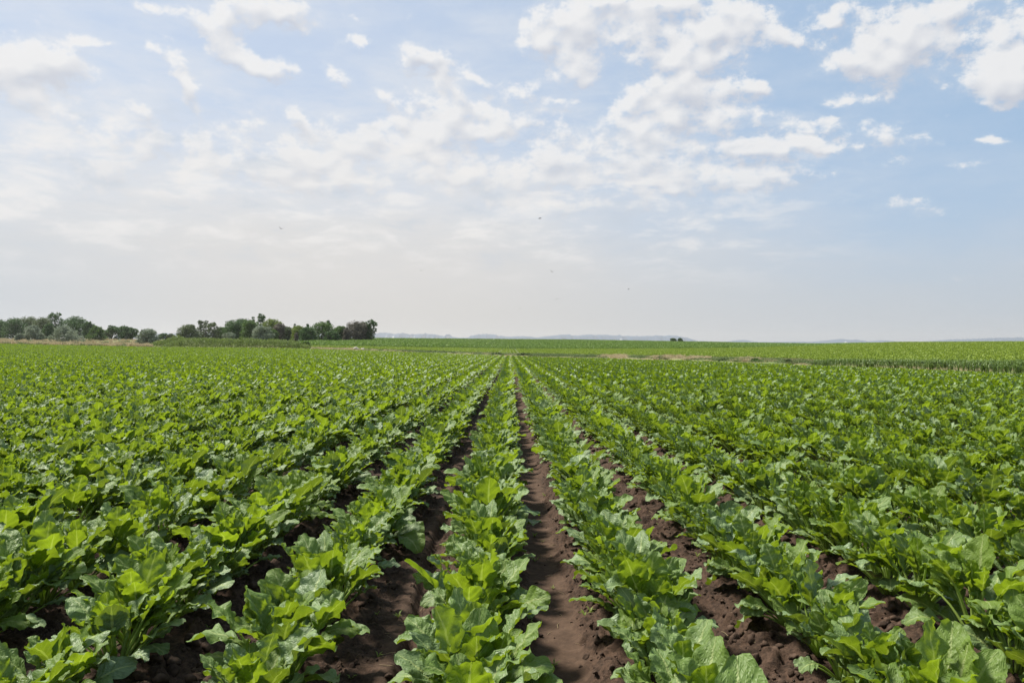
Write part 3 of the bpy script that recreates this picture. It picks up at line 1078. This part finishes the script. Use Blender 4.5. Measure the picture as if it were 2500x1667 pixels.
STRAW = [(690, 860, 1.0, 260, .9), (860, 1010, .5, 110, .6), (1090, 1300, .5, 160, .6), (1460, 1540, 1.2, 150, 1.1), (1572, 1612, 1.0, 70, 1.0),
         (1622, 1690, 1.5, 200, 1.2), (1695, 1730, 1.0, 60, .9), (1795, 1850, 1.0, 80, .9), (1850, 2000, .6, 120, .7)]
GREEN = [(690, 1000, .6, 120, .7), (985, 1110, 1.0, 260, 1.0), (1110, 1290, .7, 200, .8), (1290, 1480, 1.0, 420, .9), (1540, 1625, .8, 110, .8),
         (1680, 1800, .7, 130, .7), (1800, 2020, .8, 240, .9)]
pos, rot, scl, idx = [], [], [], []
r_ = np.random.default_rng(31)
for lst, vs in ((STRAW, (0, 5)), (GREEN, (5, 9))):
    for (p0, p1, hgt, n, dens_) in lst:
        for _ in range(int(n * (0.55 if vs[0] == 0 else 1.3))):
            p = r_.uniform(p0, p1)
            gap = mid0(p) - dE(p)
            d = dE(p) + r_.uniform(0.15, 0.95) * gap + 0.3
            a = at(p, d)
            s = hgt * r_.uniform(.3, 1.0) * (0.55 if vs[0] == 0 else .6)
            if fbmp(p * .06) + r_.normal(0, .3) < 0: continue
            pos.append(a); rot.append((0, 0, r_.uniform(0, 6.28))); scl.append((1.2, 1.2, s)); idx.append(r_.integers(*vs))
for _ in range(900):      # rough pasture on the left
    p = r_.uniform(-250, 372)
    d = dE(p) + 1 + (dK(p) - dE(p)) * r_.random() ** 1.7 * 0.9
    pos.append(at(p, d)); rot.append((0, 0, r_.uniform(0, 6.28))); s = r_.uniform(.7, 1.4); scl.append((1.8, 1.8, s)); idx.append(r_.integers(0, 5) if r_.random() < .72 else r_.integers(5, 9))
instancer('dry_grass', c_str, pos, rot, scl, idx, 'tufts of dry straw grass and weeds along the ditch and pasture', 'grass')
N_INST += len(pos)

# ------------------------------------------------------------------ trees
BARK = simple('bark', (0.10, 0.075, 0.055), (0.17, 0.135, 0.105), 3.0, 0.95)
TM = {
    'dark': plain_leaf('dark_tree_leaf', (0.038, 0.088, 0.026), (0.092, 0.165, 0.042), 0.2),
    'mid': plain_leaf('green_tree_leaf', (0.055, 0.110, 0.026), (0.115, 0.185, 0.038), 0.25),
    'yel': plain_leaf('yellow_green_tree_leaf', (0.100, 0.150, 0.022), (0.180, 0.230, 0.038), 0.3),
    'sil': plain_leaf('silver_tree_leaf', (0.160, 0.200, 0.125), (0.270, 0.310, 0.220), 0.2),
    'brn': plain_leaf('brown_tree_leaf', (0.090, 0.090, 0.062), (0.170, 0.150, 0.115), 0.2),
    'olv': plain_leaf('olive_tree_leaf', (0.070, 0.105, 0.042), (0.140, 0.175, 0.075), 0.25),
    'hdg': plain_leaf('shrub_leaf', (0.095, 0.145, 0.030), (0.180, 0.230, 0.055), 0.3),
}


def tree(px, d, ytop, wpx, m, label, name='tree', cat='tree', skirt=0.12, shape='round', fill=1.0, group=None, seed=None, leaf_s=None):
    seed = seed if seed is not None else int(abs(px * 7 + d))
    r = np.random.default_rng(seed)
    base = at(px, d, -0.1)
    H = zpix(ytop, d) - base[2]
    W = wpx * d / F_PX * (1.32 if shape in ('round', 'multi') else 1.06)
    e = empty(name, base, label, cat, group)
    # trunk and limbs
    A = Acc()
    tr = max(0.05, 0.022 * H)
    zt = H * (0.75 if shape != 'shrub' else 0.4)
    bend = r.normal(0, .03 * H, 2)
    pts = [(bend[0] * t * t, bend[1] * t * t, zt * t) for t in np.linspace(0, 1, 6)]
    v, q = tube(pts, np.linspace(tr * 1.25, tr * .25, 6), 6)
    A.add(v, q)
    # crown masses
    zc0, zc1 = H * skirt, H
    blobs = []
    a = r.uniform(0, 6.28)
    nb = {'round': 16, 'shrub': 13, 'spire': 10, 'open': 11, 'multi': 15}[shape]
    for i in range(nb):
        t = (i + r.uniform(.2, .8)) / nb
        z = zc0 + (zc1 - zc0) * t
        if shape == 'round' or shape == 'multi':
            prof = math.sin(PI * min(1, 0.30 + 0.62 * t)) ** 0.5
        elif shape == 'shrub':
            prof = math.cos(PI / 2 * t ** 1.5) ** 0.6
        elif shape == 'spire':
            prof = (1 - t) ** 0.7 * 0.9 + 0.12
        else:
            prof = 0.35 + 0.65 * math.sin(PI * min(1, .2 + .6 * t))
        a = r.uniform(0, 6.28) if i % 2 else a + PI + r.normal(0, .5)
        br = W * {'round': .30, 'shrub': .31, 'spire': .26, 'open': .22, 'multi': .27}[shape] * r.uniform(.75, 1.2) * (0.75 + .25 * prof)
        br = min(br, H * .3)
        off = max(0, W / 2 * prof - br * .8) * math.sqrt(r.uniform(.35, 1.0))
        cap = H * (1.0 - .34 * min(1.3, off / (W / 2)) ** 2 - abs(r.normal(0, .05)))
        z = min(max(z, br * .7), cap - br * .7)
        blobs.append((off * math.cos(a), off * math.sin(a) * .8, z, br))
        if shape in ('open', 'round', 'multi') and i % 2 == 0:
            z0 = z * .55
            v, q = tube([(0, 0, min(z0, zt * .9)), (off * math.cos(a) * .5, off * math.sin(a) * .4, z * .8), (off * math.cos(a), off * math.sin(a) * .8, z)], [tr * .5, tr * .3, tr * .1], 4)
            A.add(v, q)
    # top mass reaches the measured height
    b = blobs[-1]; blobs[-1] = (b[0] * .4, b[1] * .4, H - b[3] * .75, b[3])
    A.make('trunk', [BARK], parent=e)
    C, TN = [], []
    ls = leaf_s or 0.24 * (d / 250) ** .8
    subs = []
    for (x, y, z, br) in blobs:
        for _ in range(4):
            dv = r.normal(0, 1, 3); dv /= np.linalg.norm(dv); dv[2] = abs(dv[2]) * .8 if r.random() < .7 else dv[2]
            b2 = br * r.uniform(.22, .45)
            subs.append((x + dv[0] * br * .95, y + dv[1] * br * .95, max(b2, min(H - b2 * .5, z + dv[2] * br * .9)), b2))
    for (x, y, z, br) in blobs + subs:
        n = int(fill * 3.4 * 4 * PI * br * br / (ls * ls) * 0.28) + 25
        dr = r.normal(0, 1, (n, 3)); dr /= np.linalg.norm(dr, axis=1)[:, None]
        lump = 1 + 0.22 * np.sin(dr[:, 0] * 7 + x * 3) * np.sin(dr[:, 1] * 6 + z) + 0.15 * np.sin(dr[:, 2] * 9 + y * 2)
        rad_ = br * lump * r.uniform(0.55, 1.08, n) ** 0.7
        c = np.array([x, y, z]) + dr * rad_[:, None] * [1, 1, .78]
        c = c[c[:, 2] > 0.05]
        C.append(c); TN.append(np.clip(r.uniform(0, 1) * .75 + r.random(len(c)) * .4 - .08, 0, 1))
    C = np.concatenate(C); TN = np.concatenate(TN)
    if len(C) > 12000:
        pm = r.permutation(len(C))[:12000]; C = C[pm]; TN = TN[pm]
    v, q, tn = leaf_quads(r, C, ls, 0.2, 0.8, TN)
    K_ = Acc(); K_.add(v, q, tone=tn)
    K_.make('crown', [TM[m]], parent=e)
    return e


g1 = 'dark trees behind the pasture at the left edge'
tree(-60, 315, 778, 60, 'dark', 'dark tree cut by the left edge of the picture', skirt=.05)
tree(2, 312, 780, 34, 'dark', 'dark tree at the very left, behind the pasture', skirt=.05)
tree(34, 305, 777, 44, 'dark', 'rounded dark tree, second from the left edge', skirt=.04)
tree(72, 315, 774.5, 46, 'olv', 'broad dull green tree behind the left silvery shrub', skirt=.05)
tree(106, 310, 776, 38, 'olv', 'dull green tree just left of the tall open topped tree', skirt=.05)
tree(140, 300, 763.5, 36, 'dark', 'tall dark tree with an open two-lobed top', skirt=.12, shape='open', fill=.9)
tree(122, 270, 791, 22, 'dark', 'small dark bush tree between the two silvery shrubs', skirt=.02)
tree(186, 300, 773.5, 56, 'dark', 'big rounded dark tree behind the larger silvery shrub', skirt=.04)
tree(219, 295, 786, 26, 'dark', 'dark tree on the right shoulder of the big rounded one', skirt=.05)
tree(238, 255, 797, 44, 'mid', 'mid green bushy tree right of the larger silvery shrub', skirt=.02, shape='shrub')
tree(262, 310, 806, 24, 'olv', 'pale hazy tree in the gap before the open stemmed tree', skirt=.05)
tree(275, 285, 794, 30, 'dark', 'leaning open tree with a bare trunk and sky showing through', skirt=.45, shape='open', fill=.8)
tree(304, 285, 795.5, 34, 'dark', 'dark green tree just right of the leaning open tree', skirt=.08, shape='multi')
tree(326, 285, 800, 26, 'dark', 'dark tree with a ragged right side beside the pasture gap', skirt=.1, shape='open')
tree(82, 240, 795, 62, 'sil', 'rounded silvery shrub under the dark trees at left', 'shrub', 'shrub', skirt=0, shape='shrub')
tree(50, 240, 815, 24, 'sil', 'low small silvery bush left of the rounded silvery shrub', 'shrub', 'shrub', skirt=0, shape='shrub')
tree(160, 212, 796.5, 88, 'sil', 'largest silvery shrub spreading at the field edge', 'shrub', 'shrub', skirt=0, shape='shrub')
tree(363, 200, 803, 52, 'sil', 'grey green silvery shrub left of the long hedge', 'shrub', 'shrub', skirt=0, shape='shrub')
tree(401, 300, 814, 24, 'dark', 'small distant dark tree above the end of the long hedge', skirt=.1)
tree(420, 300, 815, 20, 'olv', 'small pale distant tree beside a small dark one', skirt=.1)
tree(462, 235, 793, 46, 'olv', 'grey green rounded tree rising behind the left of the hedge', skirt=.05)
tree(490, 240, 782.5, 26, 'olv', 'slender grey green tree with a thin spiked top', skirt=.1, shape='spire', fill=.8)
tree(504, 245, 783, 26, 'olv', 'thin topped tree right beside the slender spiked one', skirt=.1, shape='open', fill=.8)
tree(521, 240, 787, 34, 'olv', 'loose grey green tree right of the two thin topped trees', skirt=.05, shape='open')
tree(545, 245, 800, 40, 'mid', 'low green tree left of the dark wooded clump', skirt=.03)
tree(561, 200, 812, 40, 'sil', 'low silvery shrub just behind the middle of the hedge', 'shrub', 'shrub', skirt=0, shape='shrub')
tree(572, 235, 783, 46, 'dark', 'dark tree at the left of the wooded clump with a sky hole', skirt=.05, shape='multi')
tree(594, 240, 779, 40, 'dark', 'dark rounded tree in the wooded clump left of the conifer', skirt=.05)
tree(613, 230, 781.5, 36, 'mid', 'mid green tree just left of the tall dark conifer', skirt=.05)
tree(619, 250, 774, 12, 'dark', 'narrow dark spike of a tree beside the tall conifer', 'conifer', 'tree', skirt=.05, shape='spire')
tree(638, 240, 766.5, 32, 'dark', 'tallest dark conifer rising over the wooded clump', 'conifer', 'tree', skirt=.03, shape='spire')
tree(664, 235, 780, 46, 'yel', 'yellow green rounded tree right of the tall conifer', skirt=.05)
tree(642, 195, 797, 42, 'sil', 'pale silvery rounded tree standing in front of the conifer', skirt=.03)
tree(666, 200, 804, 22, 'mid', 'small green tree just right of the pale silvery tree', skirt=.03)
tree(684, 225, 791, 34, 'brn', 'brownish dark tree sloping down right of the yellow green one', skirt=.03)
tree(705, 225, 799, 30, 'olv', 'dark olive tree at the low right end of the wooded clump', skirt=.03)
tree(720, 240, 791, 10, 'dark', 'short dark spike of a tree left of the yellow topped one', 'conifer', 'tree', skirt=.05, shape='spire')
tree(730, 215, 796, 32, 'yel', 'yellow topped tree starting the right hand grove', skirt=.05)
tree(724, 180, 812, 12, 'brn', 'small pinkish grey bare bush beside the yellow topped tree', 'shrub', 'shrub', skirt=0, shape='shrub')
tree(752, 205, 799, 42, 'dark', 'dark green rounded tree in front of the right hand grove', skirt=.02)
tree(752, 235, 791, 14, 'dark', 'slim dark top poking up behind the right hand grove', 'conifer', 'tree', skirt=.05, shape='spire')
tree(786, 210, 786, 54, 'mid', 'biggest bright green tree of the right hand grove', skirt=.02)
tree(802, 222, 782, 20, 'dark', 'pointed dark conifer on the right of the biggest green tree', 'conifer', 'tree', skirt=.04, shape='spire')
tree(812, 205, 808, 30, 'dark', 'low dark tree at the foot of the pointed conifer', skirt=.02)
tree(832, 215, 797, 36, 'mid', 'green tree between the pointed conifer and the brown tree', skirt=.03)
tree(846, 212, 800, 24, 'brn', 'thin brownish grey tree mixed into the grove', skirt=.03, shape='open')
tree(871, 215, 785, 46, 'brn', 'greyish brown half bare tree near the grove end', skirt=.03)
tree(889, 218, 787, 32, 'dark', 'dark tree between the greyish brown tree and the last one', skirt=.04)
tree(907, 216, 780.5, 30, 'dark', 'last tall dark tree of the grove, ragged on its right side', skirt=.1, shape='open', fill=1.2)
# far trees on the skyline
tree(1644, 395, 825.5, 12, 'dark', 'left round tree of the lone pair on the skyline', skirt=.03, leaf_s=.3)
tree(1661, 397, 825.5, 11, 'dark', 'right round tree of the lone pair on the skyline', skirt=.03, leaf_s=.3)
tree(1377, 405, 828, 18, 'olv', 'tiny low bush on the skyline before the pale bluffs', 'shrub', 'shrub', skirt=0, shape='shrub', leaf_s=.25)
tree(1398, 405, 828.5, 12, 'olv', 'tiny ragged bush right of another on the skyline', 'shrub', 'shrub', skirt=0, shape='open', leaf_s=.25)
tree(1331, 405, 829, 8, 'olv', 'tiniest bush on the skyline left of the other bushes', 'shrub', 'shrub', skirt=0, shape='shrub', leaf_s=.2)
tree(1924, 392, 837, 6, 'brn', 'tiny upright bush alone on the skyline at right', 'shrub', 'shrub', skirt=0, shape='shrub', leaf_s=.2)
tree(1966, 390, 837.5, 13, 'dark', 'tiny dark bush on the skyline where the field rises', 'shrub', 'shrub', skirt=0, shape='shrub', leaf_s=.2)
# weedy bushes in the ditch
for (p, off, yt, w, lab) in [
    (1213, 6.0, 861, 34, 'low dark weed clump in the ditch left of the row ends'),
    (1280, 6.0, 862, 44, 'low dark weed clump in the ditch right of the row ends'),
    (1610, 5, 871, 28, 'small dark bush in the ditch between two dry grass patches'),
    (1765, 4, 876.5, 44, 'low flat weed clump on the bare ditch bank'),
    (1845, 4, 876, 26, 'small dark green bush in the ditch by pale grass'),
    (1926, 3, 878, 20, 'round dark bush in the ditch before the corn strip'),
    (1060, 8, 856, 90, 'long low olive weed clump along the ditch')]:
    tree(p, dE(p) + off, yt, w, 'mid' if 'green' in lab else 'olv', lab, 'weed_bush', 'bush', skirt=0, shape='shrub', leaf_s=.14, group='weed bushes along the ditch')


# long hedge of willowy shrubs at the field edge
def hedge(name, p0, p1, off, tops, label, depth_m, seed, ls=0.22):
    r = np.random.default_rng(seed)
    mid = (p0 + p1) / 2
    base = at(mid, dE(mid) + off)
    C, Tn = [], []
    for p in np.arange(p0, p1, 1.6):
        d = dE(p) + off + depth_m / 2 + r.normal(0, depth_m * .2)
        c = at(p, d)
        yt = np.interp(p, [t[0] for t in tops], [t[1] for t in tops])
        h = (zpix(yt, d) - c[2]) * (r.uniform(.74, 1.06) + .22 * float(fbm(np.array(p * .09), np.array(1.0), seed, 3)))
        n = int(55 + 45 * h)
        a = r.uniform(0, PI, n)
        w = depth_m * .5 * r.uniform(.7, 1.1)
        rho = r.uniform(.6, 1.02, n) ** .6
        pts = np.stack([r.normal(0, .32, n), np.cos(a) * w * rho, np.abs(np.sin(a)) ** .7 * h * rho], -1)
        C.append(c + pts - base); Tn.append(np.clip(r.random(n) * .6 + r.random() * .4, 0, 1))
    C = np.concatenate(C)
    v, q, tn = leaf_quads(r, C, ls, 1.1, 0.4, np.concatenate(Tn))
    A = Acc(); A.add(v, q, tone=tn)
    o = A.make(name, [TM['hdg']], loc=base)
    return tag(o, label, 'hedge')


hedge('hedge', 405, 752, 1.2, [(405, 844), (418, 836), (440, 828), (470, 825), (510, 823.5), (560, 825.5), (640, 826), (690, 828), (715, 831), (735, 835), (752, 843)], 'long low willowy hedge along the field edge before the trees', 3.2, 5)
hedge('hedge', 370, 452, 12, [(368, 840), (400, 829), (425, 820), (440, 818.5), (452, 824)], 'shorter hedge mound behind the left end of the long hedge', 3.0, 6)
tree(748, dE(748) + 9, 834, 24, 'mid', 'small green bush closing the right end of the long hedge', 'shrub', 'shrub', skirt=0, shape='shrub', leaf_s=.2)

# pale rocks by the ditch
M_ROCK = simple('pale_rock', (0.42, 0.37, 0.31), (0.58, 0.53, 0.46), 3, 0.9, 0.02)
for (p, yy, w, lab) in [(869, 849, 14, 'flat pale rock on the grass below the last grove tree'), (886, 850.5, 9, 'smaller pale rock just right of the flat one')]:
    d = dE(p) + 6
    r = np.random.default_rng(p)
    th, ph_ = np.meshgrid(np.linspace(0, PI, 9), np.linspace(0, 2 * PI, 14, endpoint=False), indexing='ij')
    nz = 1 + 0.25 * np.sin(3 * th + p) * np.cos(2 * ph_) + 0.1 * np.sin(5 * ph_ + p)
    wm = w * d / F_PX / 2
    v = np.stack([np.sin(th) * np.cos(ph_) * nz * wm, np.sin(th) * np.sin(ph_) * nz * wm * .7, np.cos(th) * nz * wm * .55], -1).reshape(-1, 3)
    o = build('field_rock', v, grid_quads(9, 14, True), mats=[M_ROCK], smooth=False, loc=at(p, d, wm * .35))
    tag(o, lab, 'rock', 'pale rocks by the ditch')

# ------------------------------------------------------------------ far bluffs
BL = [(300, 815), (500, 812), (700, 816), (860, 814), (916, 813), (935, 810.5), (958, 814), (984, 813), (1004, 816.5), (1025, 814), (1055, 815), (1075, 818), (1086, 821),
      (1091, 815.8), (1097, 816), (1101, 821), (1119, 823.5), (1139, 823.5), (1157, 817), (1177, 815), (1200, 815), (1218, 819), (1244, 822), (1269, 820), (1292, 820),
      (1308, 823), (1336, 820), (1350, 819), (1378, 816), (1412, 818.7), (1434, 816.6), (1488, 817), (1528, 819), (1567, 820), (1597, 818.7), (1643, 818.7), (1664, 821), (1689, 827),
      (1707, 832), (1780, 834), (1800, 833), (1818, 829.5), (1826, 829.5), (1838, 834), (1900, 834.5), (1960, 834), (2027, 834.5), (2043, 829.6), (2071, 827), (2104, 831), (2140, 834), (2168, 830),
      (2195, 833), (2264, 835), (2314, 832), (2347, 828), (2416, 826), (2458, 824), (2500, 825), (2600, 822), (2750, 826), (2900, 824)]


def bluffs():
    bx = np.array(BL)
    p = np.linspace(300, 2900, 900)
    yt = np.interp(p, bx[:, 0], bx[:, 1])
    D0 = 6300.0
    top = CAM_H + (VY - yt) * D0 / F_PX + 8 * fbm(p * .16, p * 0, 4, 4)
    t = np.linspace(0, 1, 40)
    prof = np.interp(t, [0, .12, .26, .34, .42, .5, 1.0], [0, .16, .40, .82, .93, 1.0, .75])
    Pg, Tg = np.meshgrid(p, t)
    sway = 260 * fbm(Pg * .02, Pg * 0, 8, 3) + 160 * fbm(Pg * .09, Tg * 2, 18, 3)
    Dg = D0 - 700 + 1600 * Tg + sway * (1 - Tg * .6)
    g = fbm(Pg * .22, Tg * 3, 14, 4)
    Z = np.outer(prof, top) * (1 + 0.28 * g * np.minimum(1, 3 * (1 - np.abs(Tg - .3) * 1.6).clip(0, 1)) * (Tg < .48))
    Z = np.where(Tg < .01, -6, Z)
    X = (Pg - VX) / F_PX * D0 * (1 + 0.02 * (Tg - .5))
    v = np.stack([X, Dg, Z], -1).reshape(-1, 3)
    m, n = mat('bluff_rock_haze_blue')
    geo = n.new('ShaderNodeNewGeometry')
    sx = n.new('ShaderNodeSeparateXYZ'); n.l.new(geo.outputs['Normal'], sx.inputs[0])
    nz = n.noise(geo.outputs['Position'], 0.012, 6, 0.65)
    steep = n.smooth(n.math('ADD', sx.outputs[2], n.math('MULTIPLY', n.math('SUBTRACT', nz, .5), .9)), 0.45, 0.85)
    col = n.mix(steep, (0.50, 0.47, 0.45), (0.02, 0.06, 0.11))  # pale cliffs; gentler slopes have the blue of distant air painted into their colour
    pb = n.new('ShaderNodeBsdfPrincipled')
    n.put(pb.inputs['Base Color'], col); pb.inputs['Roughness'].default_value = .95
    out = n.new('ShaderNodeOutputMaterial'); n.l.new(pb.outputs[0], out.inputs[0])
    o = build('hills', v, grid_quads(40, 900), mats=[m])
    tag(o, kind='structure')


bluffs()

# ------------------------------------------------------------------ birds
M_BIRD = simple('bird_feathers', (0.03, 0.026, 0.024), (0.05, 0.045, 0.04), 40, 0.7)


def bird_mesh(flap, seed):
    A = Acc()
    s = np.linspace(0, 1, 9)
    pts = np.stack([-.11 + .22 * s, 0 * s, .012 * np.sin(PI * s)], -1)
    v, q = tube(pts, 0.030 * np.sin(PI * np.clip(s * .93 + .05, 0, 1)) ** .7 + .002, 8)
    A.add(v, q)
    v, q = tube([(.095, 0, .012), (.115, 0, .016), (.135, 0, .012), (.150, 0, .008)], [.012, .021, .014, .001], 6)   # head and beak
    A.add(v, q)
    for sg in (-1, 1):        # swept wings
        u = np.linspace(0, 1, 6)
        yb = sg * .26 * u; zz = flap * .26 * u ** 1.3
        le = .05 + .03 * np.sin(PI * u) - .11 * u ** 2; te = -.04 - .07 * u ** 1.5
        th = .006 * (1 - u) + .001
        v = np.concatenate([np.stack([le, yb, zz + th], -1), np.stack([te, yb, zz], -1), np.stack([le, yb, zz - th], -1)])
        q = [[i, i + 1, 6 + i + 1, 6 + i] for i in range(5)] + [[6 + i, 7 + i, 13 + i, 12 + i] for i in range(5)] + [[12 + i, 13 + i, 1 + i, i] for i in range(5)]
        A.add(v, np.array(q))
    v = np.array([(-.09, -.012, .004), (-.09, .012, .004), (-.19, .05, 0), (-.145, 0, 0), (-.19, -.05, 0), (-.09, 0, -.006)])
    A.add(v, np.array([[0, 1, 2, 3], [0, 3, 4, 0]][:1]), np.array([[0, 3, 4], [5, 2, 1], [5, 3, 2], [5, 4, 3], [5, 0, 4]]))
    return A


BIRDS = [(686, 559, 75, .7, 2.2, 'small dark bird with raised wings flying above the left trees'), (1318, 533, 62, .12, .3, 'highest dark bird gliding with flat wings near picture centre'),
         (1348, 664, 95, .9, 1.2, 'dark bird with raised wings, middle one of three in a column'), (1360, 729, 85, -.5, 1.5, 'lowest dark bird, wings down, just above the far bluffs'),
         (1535, 706, 120, .3, 2.9, 'faint bird far right of the other birds'), (1028, 661, 150, .4, .8, 'faint tiny bird alone between the left bird and the column'),
         (1270, 755, 190, .5, 2.0, 'tiniest faint bird close over the skyline')]
for i, (p, y, d, fl, rz, lab) in enumerate(BIRDS):
    o = bird_mesh(fl, i).make('bird', [M_BIRD], loc=((p - VX) / F_PX * d, d, zpix(y, d)))
    o.rotation_euler = (0.3 * fl, -.15, rz)
    tag(o, lab, 'bird', 'birds in the sky')

# ------------------------------------------------------------------ soil crumbs, straw bits and seedlings
M_CLOD = simple('clod_soil', (0.026, 0.016, 0.011), (0.090, 0.058, 0.041), 22, 0.95, 0.004, 90)
c_clod = bpy.data.collections.new('clod_sources')
for i in range(6):
    r = np.random.default_rng(i + 60)
    th, ph_ = np.meshgrid(np.linspace(0, PI, 8), np.linspace(0, 2 * PI, 10, endpoint=False), indexing='ij')
    d3 = np.stack([np.sin(th) * np.cos(ph_), np.sin(th) * np.sin(ph_), np.cos(th)], -1)
    k = r.normal(0, 2.4, (5, 3)); f = r.uniform(0, 6, 5)
    nz = 1 + sum(.13 * np.sin((d3 * k[j]).sum(-1) + f[j]) for j in range(5))
    v = (d3 * nz[..., None] * [1, .8, .65]).reshape(-1, 3)
    A = Acc(); A.add(v, grid_quads(8, 10, True))
    source(c_clod, 'soil_clods_%02d' % i, A, [M_CLOD])
pos, rot, scl, idx = [], [], [], []
r_ = np.random.default_rng(77)
for _ in range(19000):
    y = 1.6 + 8.4 * r_.random() ** 1.6
    x = r_.uniform(-.72, .72) * y
    u = (x - ROW0) / S_ROW; fk = math.floor(u); df = (u - fk - .5) * S_ROW
    if abs(df) > 0.21: continue
    if fk == 0 and abs(df) < .10 and r_.random() < .93: continue
    if fk == -1 and -0.12 < df < .04 and r_.random() < .85: continue
    big = r_.random() ** 3.5
    s = 0.005 + 0.024 * big * (1.0 if fk not in (0, -1) else .6)
    z, _s = soil_z(np.array(x), np.array(y))
    pos.append((x, y, float(z) + float(terrain(x, y)) + s * .25)); rot.append(tuple(r_.uniform(0, 6.28, 3) * [.15, .15, 1])); scl.append((s, s, s)); idx.append(r_.integers(0, 6))
instancer('soil_clods', c_clod, pos, rot, scl, idx, 'crumbly brown clods of soil lying in the furrows', 'soil clods')

c_bit = bpy.data.collections.new('litter_sources')
for i in range(4):
    source(c_bit, 'straw_litter_%02d' % i, (lambda A: (A.add(*tube([(-.5, 0, .02), (0, .06 * (i - 1.5), .06), (.5, 0, .02)], [.018, .02, .016], 4), tone=.3), A)[1])(Acc()), [M_STRAW])
for i in range(4):
    A = Acc(); r = np.random.default_rng(i + 5)
    for j in range(7):
        a = r.uniform(0, 6.28); l = r.uniform(.5, 1.0)
        d = np.array([math.cos(a), math.sin(a), 0]); e = np.array([-d[1], d[0], 0])
        c = np.stack([[0, 0, 0], d * l * .4 + [0, 0, .45 * l], d * l * .9 + [0, 0, .55 * l]])
        w = np.array([.03, .09, .01])
        A.add(np.stack([c - w[:, None] * e, c + w[:, None] * e], 1).reshape(-1, 3), grid_quads(3, 2), tone=r.random())
    source(c_bit, 'straw_litter_%02d' % (4 + i), A, [TM['yel']])
pos, rot, scl, idx = [], [], [], []
for _ in range(900):
    y = 1.7 + 6 * r_.random() ** 1.4; x = r_.uniform(-.72, .72) * y
    u = (x - ROW0) / S_ROW; df = (u - math.floor(u) - .5) * S_ROW
    if abs(df) > .2: continue
    z, _s = soil_z(np.array(x), np.array(y))
    green = r_.random() < .30
    s = r_.uniform(.02, .05) if green else r_.uniform(.02, .07)
    pos.append((x, y, float(z) + float(terrain(x, y)) + .001)); rot.append((0, 0, r_.uniform(0, 6.28))); scl.append((s, s, s)); idx.append(r_.integers(4, 8) if green else r_.integers(0, 4))
instancer('straw_litter', c_bit, pos, rot, scl, idx, 'thin straw bits and tiny weed seedlings scattered on the bare soil', 'litter')

# ------------------------------------------------------------------ haze
HAZE = 1.15e-4
hm, n = mat('haze')
pv = n.new('ShaderNodeVolumePrincipled')
pv.inputs['Color'].default_value = (0.76, 0.75, 0.74, 1)
pv.inputs['Density'].default_value = HAZE
pv.inputs['Anisotropy'].default_value = 0.25
out = n.new('ShaderNodeOutputMaterial')
n.l.new(pv.outputs[0], out.inputs['Volume'])
hx, hy0, hy1, hz0, hz1 = 9200, -600, 9200, -9, 175
v = np.array([(x, y, z) for z in (hz0, hz1) for y in (hy0, hy1) for x in (-hx, hx)], float)
o = build('haze', v, [[0, 2, 3, 1], [4, 5, 7, 6], [0, 1, 5, 4], [2, 6, 7, 3], [0, 4, 6, 2], [1, 3, 7, 5]], mats=[hm], smooth=False)
tag(o, 'pale summer haze hanging over the whole farmland', 'haze', kind='stuff')
print('instances', N_INST)
